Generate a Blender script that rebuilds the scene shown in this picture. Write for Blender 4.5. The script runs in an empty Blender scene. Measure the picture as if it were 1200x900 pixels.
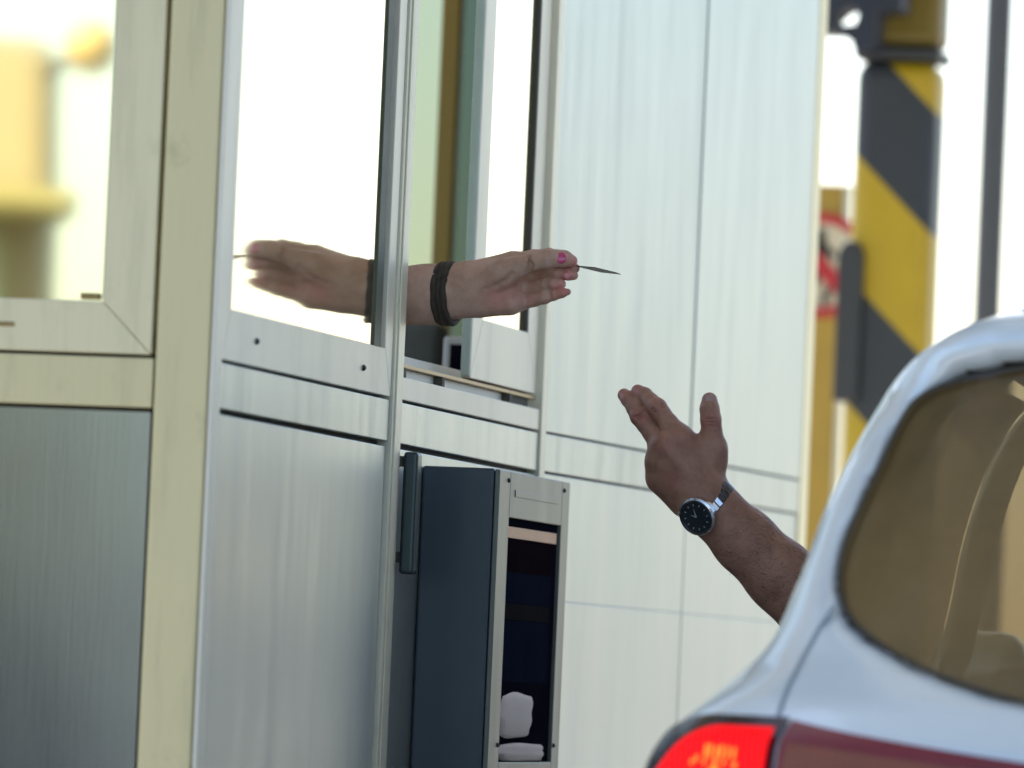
import bpy, bmesh, math, random
import numpy as np
import openvdb
from mathutils import Vector, Matrix
random.seed(7); rng = np.random.default_rng(7)
S = bpy.context.scene; COL = S.collection
PI = math.pi; rad = math.radians

# ------------------------------------------------------------------ camera model (1200 x 900 photo pixels)
F = 9000.0; CAMH = 1.0
YAW, PITCH, ROLL = rad(11.13), rad(2.31), rad(2.5)
Fw = np.array([-math.sin(YAW)*math.cos(PITCH), math.cos(YAW)*math.cos(PITCH), math.sin(PITCH)])
R0 = np.cross(Fw, [0, 0, 1.0]); R0 /= np.linalg.norm(R0); U0 = np.cross(R0, Fw)
U = math.cos(ROLL)*U0 - math.sin(ROLL)*R0
R = math.cos(ROLL)*R0 + math.sin(ROLL)*U0
CAM = np.array([0, 0, CAMH])
def ray(x, y): return Fw + R*((x-600)/F) + U*((450-y)/F)
def onY(x, y, Y): d = ray(x, y); return CAM + d*(Y/d[1])
def onX(x, y, X): d = ray(x, y); return CAM + d*(X/d[0])
def at(x, y, D): return CAM + ray(x, y)*D

# ------------------------------------------------------------------ object helpers
def tag(o, label=None, cat=None, group=None, kind=None):
    if label: o['label'] = label
    if cat: o['category'] = cat
    if group: o['group'] = group
    if kind: o['kind'] = kind
    return o
def thing(name, label, cat, loc=(0, 0, 0), group=None):
    o = bpy.data.objects.new(name, None); COL.objects.link(o); o.location = loc
    o.empty_display_size = 0.1
    return tag(o, label, cat, group)
def wloc(o):
    v = Vector((0, 0, 0))
    while o is not None: v += o.location; o = o.parent
    return v
def place(name, me, mat, parent=None, label=None, smooth=False):
    o = bpy.data.objects.new(name, me); COL.objects.link(o)
    for m in (mat if isinstance(mat, (list, tuple)) else [mat]): me.materials.append(m)
    if parent is not None:
        o.parent = parent; o.location = -wloc(parent)
    if smooth:
        me.polygons.foreach_set('use_smooth', [True]*len(me.polygons))
    if label: o['label'] = label
    return o
def obj(name, bm, mat, parent=None, label=None, smooth=False, bevel=0.0, seg=2):
    if bevel > 0:
        bmesh.ops.bevel(bm, geom=list(bm.edges), offset=bevel, segments=seg, profile=0.5, affect='EDGES', clamp_overlap=True)
    bmesh.ops.recalc_face_normals(bm, faces=list(bm.faces))
    me = bpy.data.meshes.new(name); bm.to_mesh(me); bm.free()
    o = place(name, me, mat, parent, label, smooth)
    return o
def rebase(o, loc):
    """put the origin of a single-mesh thing at its base"""
    loc = Vector(loc); o.data.transform(Matrix.Translation(-loc)); o.location = loc; return o
class Fr:
    """a wall frame: u runs along the wall, z up, d outwards"""
    def __init__(s, o, eu):
        s.o = np.array(o, float); s.eu = np.array([eu[0], eu[1], 0.0]); s.eu /= np.linalg.norm(s.eu)
        s.en = np.array([s.eu[1], -s.eu[0], 0.0])
    def p(s, u, z, d): return Vector(s.o + s.eu*u + s.en*d + np.array([0, 0, z]))
def prism(bm, pts0, pts1):
    a = [bm.verts.new(p) for p in pts0]; b = [bm.verts.new(p) for p in pts1]; n = len(a)
    bm.faces.new(a); bm.faces.new(b[::-1])
    for i in range(n): bm.faces.new((a[i], b[i], b[(i+1) % n], a[(i+1) % n]))
def fbox(bm, f, u0, u1, z0, z1, d0, d1):
    q = [(u0, z0), (u1, z0), (u1, z1), (u0, z1)]
    prism(bm, [f.p(u, z, d0) for u, z in q], [f.p(u, z, d1) for u, z in q])
def fpoly(bm, f, pts, d0, d1):
    prism(bm, [f.p(u, z, d0) for u, z in pts], [f.p(u, z, d1) for u, z in pts])
def mitre(bm, f, u0, u1, z0, z1, w, d0, d1, g=0.0003, wb=None):
    wb = wb or w
    o = [(u0, z0), (u1, z0), (u1, z1), (u0, z1)]; i = [(u0+w, z0+wb), (u1-w, z0+wb), (u1-w, z1-w), (u0+w, z1-w)]
    for k in range(4):
        a, b, c, d = o[k], o[(k+1) % 4], i[(k+1) % 4], i[k]
        ex = np.array(b)-np.array(a); ex = ex/np.linalg.norm(ex)*g
        pts = [(a[0]+ex[0], a[1]+ex[1]), (b[0]-ex[0], b[1]-ex[1]), (c[0]-ex[0], c[1]-ex[1]), (d[0]+ex[0], d[1]+ex[1])]
        fpoly(bm, f, pts, d0, d1)
def wbox(bm, x0, x1, y0, y1, z0, z1):
    q = [(x0, y0), (x1, y0), (x1, y1), (x0, y1)]
    prism(bm, [Vector((x, y, z0)) for x, y in q], [Vector((x, y, z1)) for x, y in q])
def tube(bm, pts, r, n=10, cap=True):
    pts = [Vector(p) for p in pts]; rings = []
    rr = r if isinstance(r, (list, tuple)) else [r]*len(pts)
    for i, p in enumerate(pts):
        t = (pts[min(i+1, len(pts)-1)] - pts[max(i-1, 0)]).normalized()
        a = Vector((0, 0, 1)) if abs(t.z) < .9 else Vector((1, 0, 0))
        e1 = t.cross(a).normalized(); e2 = t.cross(e1)
        rings.append([bm.verts.new(p + (e1*math.cos(2*PI*k/n) + e2*math.sin(2*PI*k/n))*rr[i]) for k in range(n)])
    for i in range(len(rings)-1):
        for k in range(n): bm.faces.new((rings[i][k], rings[i][(k+1) % n], rings[i+1][(k+1) % n], rings[i+1][k]))
    if cap: bm.faces.new(rings[0][::-1]); bm.faces.new(rings[-1])
def lathe(bm, prof, o, axis, n=40):
    """prof = [(radius, height)], around axis through o"""
    ax = Vector(axis).normalized(); o = Vector(o)
    a = Vector((0, 0, 1)) if abs(ax.z) < .9 else Vector((1, 0, 0))
    e1 = ax.cross(a).normalized(); e2 = ax.cross(e1); rings = []
    for r, h in prof:
        rings.append([bm.verts.new(o + ax*h + (e1*math.cos(2*PI*k/n) + e2*math.sin(2*PI*k/n))*r) for k in range(n)])
    for i in range(len(rings)-1):
        for k in range(n): bm.faces.new((rings[i][k], rings[i][(k+1) % n], rings[i+1][(k+1) % n], rings[i+1][k]))
    bm.faces.new(rings[0][::-1]); bm.faces.new(rings[-1])
B = bmesh.new

# ------------------------------------------------------------------ materials
def newmat(name):
    m = bpy.data.materials.new(name); m.use_nodes = True
    nt = m.node_tree; b = nt.nodes['Principled BSDF']
    return m, nt, b
def N(nt, t, **kw):
    n = nt.nodes.new(t)
    for k, v in kw.items():
        if k in n.inputs: n.inputs[k].default_value = v
        else: setattr(n, k, v)
    return n
def plain(name, col, rough=0.5, metal=0.0, coat=0.0, var=0.12, scale=20.0, bump=0.0, spec=0.5, stretch=(1, 1, 1)):
    """a base colour broken up by noise, with roughness wear and optional bump"""
    m, nt, b = newmat(name)
    tc = N(nt, 'ShaderNodeTexCoord'); mp = N(nt, 'ShaderNodeMapping'); mp.inputs['Scale'].default_value = stretch
    nt.links.new(tc.outputs['Object'], mp.inputs[0])
    no = N(nt, 'ShaderNodeTexNoise', Scale=scale, Detail=6.0, Roughness=0.6); nt.links.new(mp.outputs[0], no.inputs['Vector'])
    mx = N(nt, 'ShaderNodeMix', data_type='RGBA')
    c = Vector(col)
    mx.inputs[6].default_value = (*(c*(1-var)), 1); mx.inputs[7].default_value = (*[min(1, v*(1+var)) for v in c], 1)
    nt.links.new(no.outputs['Fac'], mx.inputs[0]); nt.links.new(mx.outputs[2], b.inputs['Base Color'])
    mr = N(nt, 'ShaderNodeMapRange'); mr.inputs['To Min'].default_value = max(0.02, rough*0.8); mr.inputs['To Max'].default_value = min(1, rough*1.2)
    nt.links.new(no.outputs['Fac'], mr.inputs['Value']); nt.links.new(mr.outputs[0], b.inputs['Roughness'])
    b.inputs['Metallic'].default_value = metal; b.inputs['Coat Weight'].default_value = coat
    b.inputs['Coat Roughness'].default_value = 0.04; b.inputs['Specular IOR Level'].default_value = spec
    if bump:
        bp = N(nt, 'ShaderNodeBump', Strength=bump, Distance=0.002)
        n2 = N(nt, 'ShaderNodeTexNoise', Scale=scale*6, Detail=5.0); nt.links.new(mp.outputs[0], n2.inputs['Vector'])
        nt.links.new(n2.outputs['Fac'], bp.inputs['Height']); nt.links.new(bp.outputs[0], b.inputs['Normal'])
    return m
def steel(name, col, rough, metal=1.0, dirt=0.25, vertical=True, dirtcol=(0.30, 0.29, 0.24)):
    """brushed sheet: fine grain, smears, drips and grime"""
    m, nt, b = newmat(name); L = nt.links.new
    tc = N(nt, 'ShaderNodeTexCoord')
    g = N(nt, 'ShaderNodeMapping'); g.inputs['Scale'].default_value = (60, 60, 1.2) if vertical else (1.2, 1.2, 80)
    L(tc.outputs['Object'], g.inputs[0])
    grain = N(nt, 'ShaderNodeTexNoise', Scale=10.0, Detail=4.0); L(g.outputs[0], grain.inputs['Vector'])
    s = N(nt, 'ShaderNodeMapping'); s.inputs['Scale'].default_value = (9, 9, 1.1); L(tc.outputs['Object'], s.inputs[0])
    streak = N(nt, 'ShaderNodeTexNoise', Scale=2.2, Detail=7.0, Roughness=0.65); L(s.outputs[0], streak.inputs['Vector'])
    sp = N(nt, 'ShaderNodeTexNoise', Scale=14.0, Detail=8.0, Roughness=0.7); L(tc.outputs['Object'], sp.inputs['Vector'])
    blot = N(nt, 'ShaderNodeValToRGB'); blot.color_ramp.elements[0].position = .52; blot.color_ramp.elements[1].position = .72
    L(streak.outputs['Fac'], blot.inputs[0])
    spot = N(nt, 'ShaderNodeValToRGB'); spot.color_ramp.elements[0].position = .58; spot.color_ramp.elements[1].position = .75
    L(sp.outputs['Fac'], spot.inputs[0])
    ad = N(nt, 'ShaderNodeMath', operation='MAXIMUM'); L(blot.outputs[0], ad.inputs[0]); L(spot.outputs[0], ad.inputs[1])
    mu = N(nt, 'ShaderNodeMath', operation='MULTIPLY'); mu.inputs[1].default_value = dirt; L(ad.outputs[0], mu.inputs[0])
    mx = N(nt, 'ShaderNodeMix', data_type='RGBA'); mx.inputs[6].default_value = (*col, 1); mx.inputs[7].default_value = (*dirtcol, 1)
    L(mu.outputs[0], mx.inputs[0])
    hs = N(nt, 'ShaderNodeHueSaturation'); L(mx.outputs[2], hs.inputs['Color'])
    mr = N(nt, 'ShaderNodeMapRange'); mr.inputs['To Min'].default_value = .95; mr.inputs['To Max'].default_value = 1.05
    L(grain.outputs['Fac'], mr.inputs['Value']); L(mr.outputs[0], hs.inputs['Value'])
    L(hs.outputs[0], b.inputs['Base Color'])
    rr = N(nt, 'ShaderNodeMapRange'); rr.inputs['To Min'].default_value = rough*.75; rr.inputs['To Max'].default_value = rough*1.3
    L(streak.outputs['Fac'], rr.inputs['Value']); L(rr.outputs[0], b.inputs['Roughness'])
    b.inputs['Metallic'].default_value = metal
    wv = N(nt, 'ShaderNodeTexNoise', Scale=1.6, Detail=2.0); L(tc.outputs['Object'], wv.inputs['Vector'])
    b1 = N(nt, 'ShaderNodeBump', Strength=0.12, Distance=0.02); L(wv.outputs['Fac'], b1.inputs['Height'])
    b2 = N(nt, 'ShaderNodeBump', Strength=0.05, Distance=0.0006); L(grain.outputs['Fac'], b2.inputs['Height']); L(b1.outputs[0], b2.inputs['Normal'])
    L(b2.outputs[0], b.inputs['Normal'])
    return m
def mirror_glass(name, col, rough=0.03, metal=0.9):
    m = plain(name, col, rough, metal, var=.03, scale=3)
    return m
def emit(name, col, strength, base=None, rough=.2, coat=.5):
    m, nt, b = newmat(name)
    b.inputs['Base Color'].default_value = (*(base or col), 1); b.inputs['Roughness'].default_value = rough
    b.inputs['Emission Color'].default_value = (*col, 1); b.inputs['Emission Strength'].default_value = strength
    b.inputs['Coat Weight'].default_value = coat
    return m
M = {}
M['panel'] = steel('brushed_panel', (0.49, 0.525, 0.505), 0.36, 0.72, 0.14, dirtcol=(.42, .42, .37))
M['band'] = steel('brushed_band', (0.52, 0.54, 0.50), 0.40, 0.8, 0.35, vertical=False)
M['frame'] = steel('white_aluminium', (0.85, 0.805, 0.68), 0.42, 0.12, 0.14)  # white warmed to carry some flare glow in its colour
M['mull'] = steel('mullion_aluminium', (0.80, 0.76, 0.61), 0.4, 0.15, 0.25)
M['champagne'] = steel('champagne_frame', (0.82, 0.735, 0.48), 0.42, 0.25, 0.28, dirtcol=(.36, .31, .18))  # beige, with the warm lens flare glow put into the colour
M['champ_post'] = steel('champagne_post', (0.72, 0.63, 0.37), 0.42, 0.4, 0.4, dirtcol=(.33, .28, .14))  # same flare glow put into the post colour
M['endpanel'] = steel('end_panel', (0.28, 0.315, 0.33), 0.12, 0.95, 0.20)
M['gap'] = plain('gap_rubber', (0.085, 0.08, 0.065), .8)
M['gasket'] = plain('gasket', (0.10, 0.115, 0.085), .6)
M['mirror'] = mirror_glass('solar_film_glass', (0.90, 0.80, 0.60), .05, .95)
M['mirror_warm'] = mirror_glass('solar_film_glass_warm', (1.0, 0.94, 0.68), .03, 1.0)  # flare warmth put into the pane tint
M['teal'] = plain('teal_grey_aluminium', (0.50, 0.62, 0.57), .45, .2, bump=.1)  # shade on the sash end face, put into its colour
M['white'] = plain('white_paint', (0.74, 0.74, 0.71), .5, bump=.05, var=.06)
M['interior'] = plain('booth_interior', (0.62, 0.66, 0.62), .7, bump=.1)
M['darkint'] = plain('dark_interior', (0.06, 0.07, 0.065), .7, bump=.1)
M['brass'] = plain('worn_brass_track', (0.30, 0.21, 0.09), .4, .7, var=.3, scale=60)
M['ochre'] = plain('ochre_wood', (0.40, 0.28, 0.06), .5, var=.25, scale=30, stretch=(1, 1, .1))
M['slate'] = plain('slate_blue_paint', (0.050, 0.074, 0.098), .38, .1, coat=.15, var=.2, scale=9, bump=.08)
M['boxsteel'] = steel('dispenser_steel', (0.155, 0.17, 0.155), 0.42, 0.6, 0.4, vertical=False)
M['darkteal'] = plain('dark_teal_handle', (0.05, 0.075, 0.08), .35, .4)
M['darkglass'] = plain('dark_glass', (0.010, 0.010, 0.018), .35, 0, spec=0.0, var=.05)
M['paper'] = plain('paper', (0.82, 0.72, 0.69), .8, var=.05, bump=.2)
M['orange'] = plain('orange_strip', (0.80, 0.42, 0.22), .5, var=.2)
M['screw'] = plain('screw_dark', (0.04, 0.04, 0.04), .4, .6)
M['concrete'] = plain('concrete', (0.34, 0.31, 0.27), .85, var=.2, scale=3, bump=.4)
M['asphalt'] = plain('ground_concrete', (0.27, 0.245, 0.215), .85, var=.22, scale=1.2, bump=.5)
M['canopy'] = plain('canopy_soffit', (0.55, 0.56, 0.55), .6, var=.08)
M['polegrey'] = plain('grey_paint', (0.085, 0.09, 0.095), .5, .2, bump=.05)
M['navy'] = plain('navy_housing', (0.018, 0.024, 0.040), .45, .1)
M['rubber'] = plain('black_rubber', (0.030, 0.032, 0.036), .5, bump=.2, scale=50)
M['car'] = None

# ------------------------------------------------------------------ SDF toolkit
class Grid:
    """signed distances in a local orthonormal frame (columns of A are its axes, o its origin)"""
    def __init__(s, lo, hi, vox, o=(0, 0, 0), A=None):
        s.v = vox; s.lo = np.array(lo, float); s.o = np.array(o, float); s.A = np.eye(3) if A is None else A
        s.n = np.ceil((np.array(hi)-s.lo)/vox).astype(int)+1
        s.g = np.full(s.n, 1.0, np.float32)
    def L(s, w): return (np.array(w, float)-s.o) @ s.A
    def box(s, lo, hi):
        i0 = np.clip(np.floor((np.array(lo)-s.lo)/s.v).astype(int), 0, s.n-1)
        i1 = np.clip(np.ceil((np.array(hi)-s.lo)/s.v).astype(int)+1, 1, s.n)
        return tuple(slice(a, max(b, a+1)) for a, b in zip(i0, i1))
    def pts(s, sl):
        return [(s.lo[k] + np.arange(sl[k].start, sl[k].stop)*s.v).astype(np.float32).reshape([-1 if j == k else 1 for j in range(3)]) for k in range(3)]
    def cone(s, sl, a, b, ra, rb, flat=1.0, fax=2):
        X = s.pts(sl); sc = [1, 1, 1]; sc[fax] = 1/flat
        a = np.array(a, float); b = np.array(b, float)
        P = [(X[k]-a[k])*sc[k] for k in range(3)]; d = (b-a)*np.array(sc); dd = float(d@d)
        t = np.clip((P[0]*d[0]+P[1]*d[1]+P[2]*d[2])/max(dd, 1e-12), 0, 1) if dd > 1e-10 else 0.0
        q = np.sqrt((P[0]-d[0]*t)**2+(P[1]-d[1]*t)**2+(P[2]-d[2]*t)**2)
        return (q - (ra + (rb-ra)*t)).astype(np.float32)
    def bb(s, a, b, r, m):
        return s.box(np.minimum(a, b)-r-m, np.maximum(a, b)+r+m)
    def add(s, a, b, ra, rb, k=.006, flat=1.0, fax=2, g=None, sl0=None):
        sl = s.bb(a, b, max(ra, rb)*max(1, flat), .02 + k)
        d = s.cone(sl, a, b, ra, rb, flat, fax); T = s.g[sl]
        T[...] = smin(T, d, k)
    def sub(s, a, b, ra, rb, k=.002):
        sl = s.bb(a, b, max(ra, rb), .01); d = s.cone(sl, a, b, ra, rb); T = s.g[sl]
        T[...] = -smin(-T, d, k)
    def finger(s, chain, kp=.008, ki=.003):
        """chain = [(point, radius)...], blended with what is there, kept apart from other fingers"""
        P = np.array([c[0] for c in chain]); r = max(c[1] for c in chain)
        sl = s.box(P.min(0)-r-.025, P.max(0)+r+.025)
        f = np.full(s.g[sl].shape, 1.0, np.float32)
        for (a, ra), (b, rb) in zip(chain[:-1], chain[1:]):
            f = smin(f, s.cone(sl, a, b, ra, rb), ki)
        return sl, f, kp
    def join(s, fingers):
        base = s.g.copy()
        for sl, f, kp in fingers:
            s.g[sl] = smin(s.g[sl], smin(base[sl], f, kp), .0008)
    def mesh(s, name):
        g = openvdb.FloatGrid(1.0); g.copyFromArray(s.g)
        p, q = g.convertToQuads(isovalue=0.0)
        p = np.asarray(p, float)*s.v + s.lo
        q = np.asarray(q)
        a, b, c = p[q[:, 0]], p[q[:, 1]], p[q[:, 2]]
        if np.einsum('ij,ij->i', a, np.cross(b, c)).sum() < 0: q = q[:, ::-1]
        w = p @ s.A.T + s.o
        me = bpy.data.meshes.new(name); me.from_pydata(w.tolist(), [], q.tolist()); me.update()
        return me, p
def smin(a, b, k):
    if k <= 0: return np.minimum(a, b)
    h = np.clip(.5+.5*(a-b)/k, 0, 1)
    return a*(1-h)+b*h - k*h*(1-h)
def smax(a, b, k): return -smin(-a, -b, k)

# ================================================================== SETTING
bm = B(); bmesh.ops.create_grid(bm, x_segments=1, y_segments=1, size=600)
tag(obj('ground', bm, plain('asphalt', (.075, .075, .077), .85, var=.25, scale=2, bump=.6)), kind='structure')
bm = B(); wbox(bm, -30, 30, 5.5, 70, -.05, .004)
tag(obj('apron', bm, M['asphalt']), kind='structure')
bm = B(); wbox(bm, -3.9, -1.62, 2.0, 40.0, -0.05, 0.15)
tag(obj('island', bm, M['concrete'], bevel=.02), kind='structure')
bm = B()
for x in (-1.45, 1.75): wbox(bm, x, x+.12, 5.6, 60, -0.002, 0.008)
tag(obj('lane_marking', bm, plain('road_paint', (.7, .7, .66), .7, var=.25, scale=8)), kind='structure')

# ------------------------------------------------------------------ toll booth
XW = -1.82
F1 = Fr((XW, 0, 0), (0, 1))
F2 = Fr((XW, 9.473, 0), (math.sin(rad(2.6)), math.cos(rad(2.6))))
FE = Fr((0, 7.655, 0), (1, 0))
ZB, ZT, ZR = 1.279, 1.328, 2.55           # band bottom / top, wall head
booth = thing('toll_booth', 'white aluminium and brushed steel toll booth with a hand reaching out of its sliding window', 'toll booth', (-2.4, 9.4, .15))
def bp(name, bm, mat, parent=booth, **kw): return obj(name, bm, mat, parent, **kw)

bm = B()
fbox(bm, F1, 7.70, 9.46, .15, 1.343, -.07, -.014); fbox(bm, F1, 7.70, 8.575, 1.343, ZR, -.07, -.02)
fbox(bm, F1, 8.575, 9.46, 2.3, ZR, -.07, -.014)
fbox(bm, F2, 0.0, 1.66, .15, ZR, -.07, -.014)
fbox(bm, FE, -2.98, -1.885, .15, 1.36, -.07, -.014)
bp('wall_core', bm, M['gap'])
# far walls of the cabin: front end and the lane on the other side with its open window
bm = B()
wbox(bm, -3.0, -1.83, 11.06, 11.10, .15, 1.40); wbox(bm, -3.0, -1.83, 11.06, 11.10, 2.40, ZR); wbox(bm, -3.0, -2.62, 11.06, 11.10, 1.40, 2.40); wbox(bm, -1.90, -1.83, 11.06, 11.10, 1.40, 2.40)
wbox(bm, -3.0, -2.96, 7.75, 11.06, .15, 1.1); wbox(bm, -3.0, -2.96, 7.75, 11.06, 2.45, ZR)
for y in (7.75, 9.3, 10.95): wbox(bm, -3.0, -2.96, y, y+.1, 1.1, 2.45)
bp('interior_wall', bm, M['interior'])
bm = B(); wbox(bm, -2.95, -1.93, 7.8, 11.0, .15, .2); bp('floor', bm, M['darkint'])
bm = B(); wbox(bm, -2.9, -1.93, 9.72, 9.98, .2, 1.385); bp('counter', bm, M['darkint'], bevel=.01)
bm = B(); wbox(bm, -3.10, -1.62, 7.4, 11.35, ZR, ZR+.14); bp('roof', bm, M['frame'], bevel=.02)

# end wall facing the camera
bm = B(); wbox(bm, -1.880, -1.8235, 7.655, 7.6895, .15, ZR); bp('corner_post', bm, M['champ_post'], bevel=.003)
bm = B(); wbox(bm, -1.8225, -1.8175, 7.6565, 7.6895, .15, ZR); bp('corner_trim', bm, M['frame'], bevel=.0015)
bm = B(); wbox(bm, -3.0, -2.945, 7.655, 7.71, .15, ZR); bp('corner_post', bm, M['champ_post'], bevel=.003)
bm = B(); fbox(bm, FE, -2.943, -1.882, 1.277, 1.328, -.02, -.001); bp('band_rail', bm, M['champ_post'], bevel=.0012)
bm = B(); fbox(bm, FE, -2.943, -1.8835, .2, 1.2735, -.02, -.006); bp('lower_panel', bm, M['endpanel'], bevel=.0012)
bm = B(); mitre(bm, FE, -2.943, -1.8845, 1.3315, ZR, .0535, -.03, .001)
ew = bp('end_window', bm, M['champagne'], bevel=.0012)
bm = B(); fbox(bm, FE, -2.89, -1.937, 1.384, ZR-.05, -.012, -.006); obj('pane', bm, M['mirror_warm'], ew)
bm = B(); fbox(bm, FE, -1.9385, -1.9365, 1.386, ZR-.055, -.0058, .0005); obj('gasket', bm, M['gasket'], ew)
bm = B(); fbox(bm, FE, -1.9625, -1.942, 1.3865, 1.393, -.0057, -.001); obj('window_latch', bm, M['brass'], ew, bevel=.001)
bm = B(); fbox(bm, FE, -2.10, -2.030, 1.3555, 1.3605, -.002, .0018); obj('drain_slot', bm, M['brass'], ew, bevel=.0008)

# lane side, first two bays
bm = B(); mitre(bm, F1, 7.693, 8.538, 1.3315, ZR, .038, -.03, .0, wb=.0535)
sw = bp('side_window', bm, M['frame'], bevel=.001)
bm = B(); fbox(bm, F1, 7.728, 8.476, 1.383, ZR-.036, -.009, -.003); obj('pane', bm, M['mirror'], sw)
bm = B(); fbox(bm, F1, 8.442, 8.4765, 1.3855, ZR-.04, -.0028, -.0006); obj('gasket', bm, M['gasket'], sw)
for px, py in ((300, 400), (425, 431)):
    q = onX(px, py, XW); bm = B(); bmesh.ops.create_uvsphere(bm, u_segments=16, v_segments=10, radius=.0036, matrix=Matrix.Translation((XW+.0005, q[1], q[2])))
    obj('screw', bm, M['screw'], sw, smooth=True)
bm = B(); fbox(bm, F1, 7.693, 8.538, ZB+.002, ZT, -.013, -.001); bp('band_rail', bm, M['band'], bevel=.001)
bm = B(); fbox(bm, F1, 7.693, 8.536, .2, ZB-.004, -.013, -.003); bp('lower_panel', bm, M['panel'], bevel=.001)
bm = B(); fbox(bm, F1, 8.5425, 8.594, .15, ZR, -.02, .0025); fbox(bm, F1, 8.5525, 8.574, .15, ZR, .0025, .0045)
bp('mullion', bm, M['mull'], bevel=.0008)
bm = B(); fbox(bm, F1, 8.597, 9.438, ZB+.002, ZT, -.013, -.001); bp('band_rail', bm, M['band'], bevel=.001)
bm = B(); fbox(bm, F1, 8.597, 9.438, .2, ZB-.004, -.013, -.003); bp('lower_panel', bm, M['panel'], bevel=.001)
bm = B(); fbox(bm, F1, 9.442, 9.476, .15, ZR, -.02, .0025); bp('mullion', bm, M['mull'], bevel=.001)

# sliding window
sl = bp('sliding_window', (lambda b: (fbox(b, F1, 8.597, 9.438, 1.3315, 1.3572, -.013, -.0005), b)[1])(B()), M['frame'], bevel=.001)
bm = B(); fbox(bm, F1, 8.60, 9.436, 1.344, 1.3688, -.024, -.016); obj('track_infill', bm, M['white'], sl)
bm = B(); fbox(bm, F1, 8.60, 9.436, 1.3692, 1.3735, -.020, -.006); fbox(bm, F1, 8.60, 9.436, 1.3738, 1.3752, -.035, -.022)
obj('track', bm, M['brass'], sl, bevel=.0006)
for px, py in ((478, 441), (523, 451), (602, 470)):
    u = onX(px, py, XW)[1]; bm = B(); fbox(bm, F1, u, u+.014, 1.3574, 1.369, -.016, -.005); obj('track_bracket', bm, M['gap'], sl)
bm = B(); fbox(bm, F1, onX(608, 471, XW)[1], 9.42, 1.3574, 1.369, -.016, -.012); obj('track_stop', bm, M['gap'], sl)
bm = B(); mitre(bm, F1, 9.02, 9.436, 1.3765, 2.29, .064, -.018, -.006, wb=.0735); sash = obj('sash', bm, M['frame'], sl, bevel=.001)
bm = B(); fbox(bm, F1, 9.0165, 9.0192, 1.379, 2.285, -.0175, -.007); obj('sash_edge', bm, M['teal'], sl, bevel=.0006)
bm = B(); fbox(bm, F1, 9.08, 9.375, 1.449, 2.23, -.018, -.0115); obj('pane', bm, M['mirror'], sl)
bm = B(); fbox(bm, F1, 9.364, 9.3715, 1.452, 2.22, -.0113, -.0065); obj('gasket', bm, M['gap'], sl)
u2 = onX(542, 440, XW-.046)[1]; zt = onX(478, 418.5, XW-.046)[2]
bm = B(); fbox(bm, F1, 8.602, u2, 1.3755, zt, -.075, -.046); obj('inner_rail', bm, M['white'], sl, bevel=.001)

# inside: ochre post and teal board on the front end wall
pa, pb = onY(504, 150, 11.0), onY(525, 150, 11.0)
bm = B(); wbox(bm, pa[0], pb[0], 11.05, 11.09, 1.39, 2.41); bp('interior_post', bm, M['ochre'], bevel=.002)
def tinted(name, c):
    m, nt, b = newmat(name); b.inputs['Base Color'].default_value = (*c, 1); b.inputs['Transmission Weight'].default_value = 1.0
    b.inputs['Roughness'].default_value = .02; b.inputs['IOR'].default_value = 1.02; return m
bm = B(); wbox(bm, -2.62, pa[0]-.001, 11.075, 11.079, 1.405, 2.395); bp('front_pane', bm, tinted('clear_tint', (.23, .27, .215)))
bm = B(); wbox(bm, pb[0]+.001, -1.905, 11.075, 11.079, 1.405, 2.395); bp('front_pane', bm, tinted('green_tint', (.045, .066, .057)), label='dark green tinted front pane')

# lane side, last two bays
bm = B(); fbox(bm, F2, .006, .861, ZT+.004, ZR, -.013, -.002); bp('upper_panel', bm, M['panel'], bevel=.001)
bm = B(); fbox(bm, F2, .8665, 1.619, ZT+.004, ZR, -.013, -.0005); bp('upper_panel', bm, M['panel'], bevel=.001)
bm = B(); fbox(bm, F2, .006, 1.619, ZB+.003, ZT+.001, -.013, -.001); bp('band_rail', bm, M['band'], bevel=.001)
for a, b2 in ((.006, .861), (.8665, 1.619)):
    bm = B(); fbox(bm, F2, a, b2, 1.1204, ZB, -.013, -.003); bp('lower_panel', bm, M['panel'], bevel=.001)
    bm = B(); fbox(bm, F2, a, b2, .2, 1.1201, -.013, -.003); bp('lower_panel', bm, M['panel'], bevel=.001)
bm = B(); fbox(bm, F2, 1.6215, 1.675, .15, ZR, -.06, .001); bp('end_post', bm, M['champagne'], bevel=.003)

# vertical grab bar on the panel beside the dispenser
gb = thing('grab_bar', 'short dark upright grab bar fixed to the wall left of the ticket dispenser', 'grab bar', (XW, 8.62, 1.13))
bm = B(); fbox(bm, F1, 8.605, 8.632, 1.132, 1.272, .004, .021); obj('bar', bm, M['darkteal'], gb, bevel=.004, seg=3)
for z in (1.145, 1.255):
    bm = B(); fbox(bm, F1, 8.612, 8.625, z, z+.012, -.003, .0045); obj('bracket', bm, M['gap'], gb)

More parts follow.
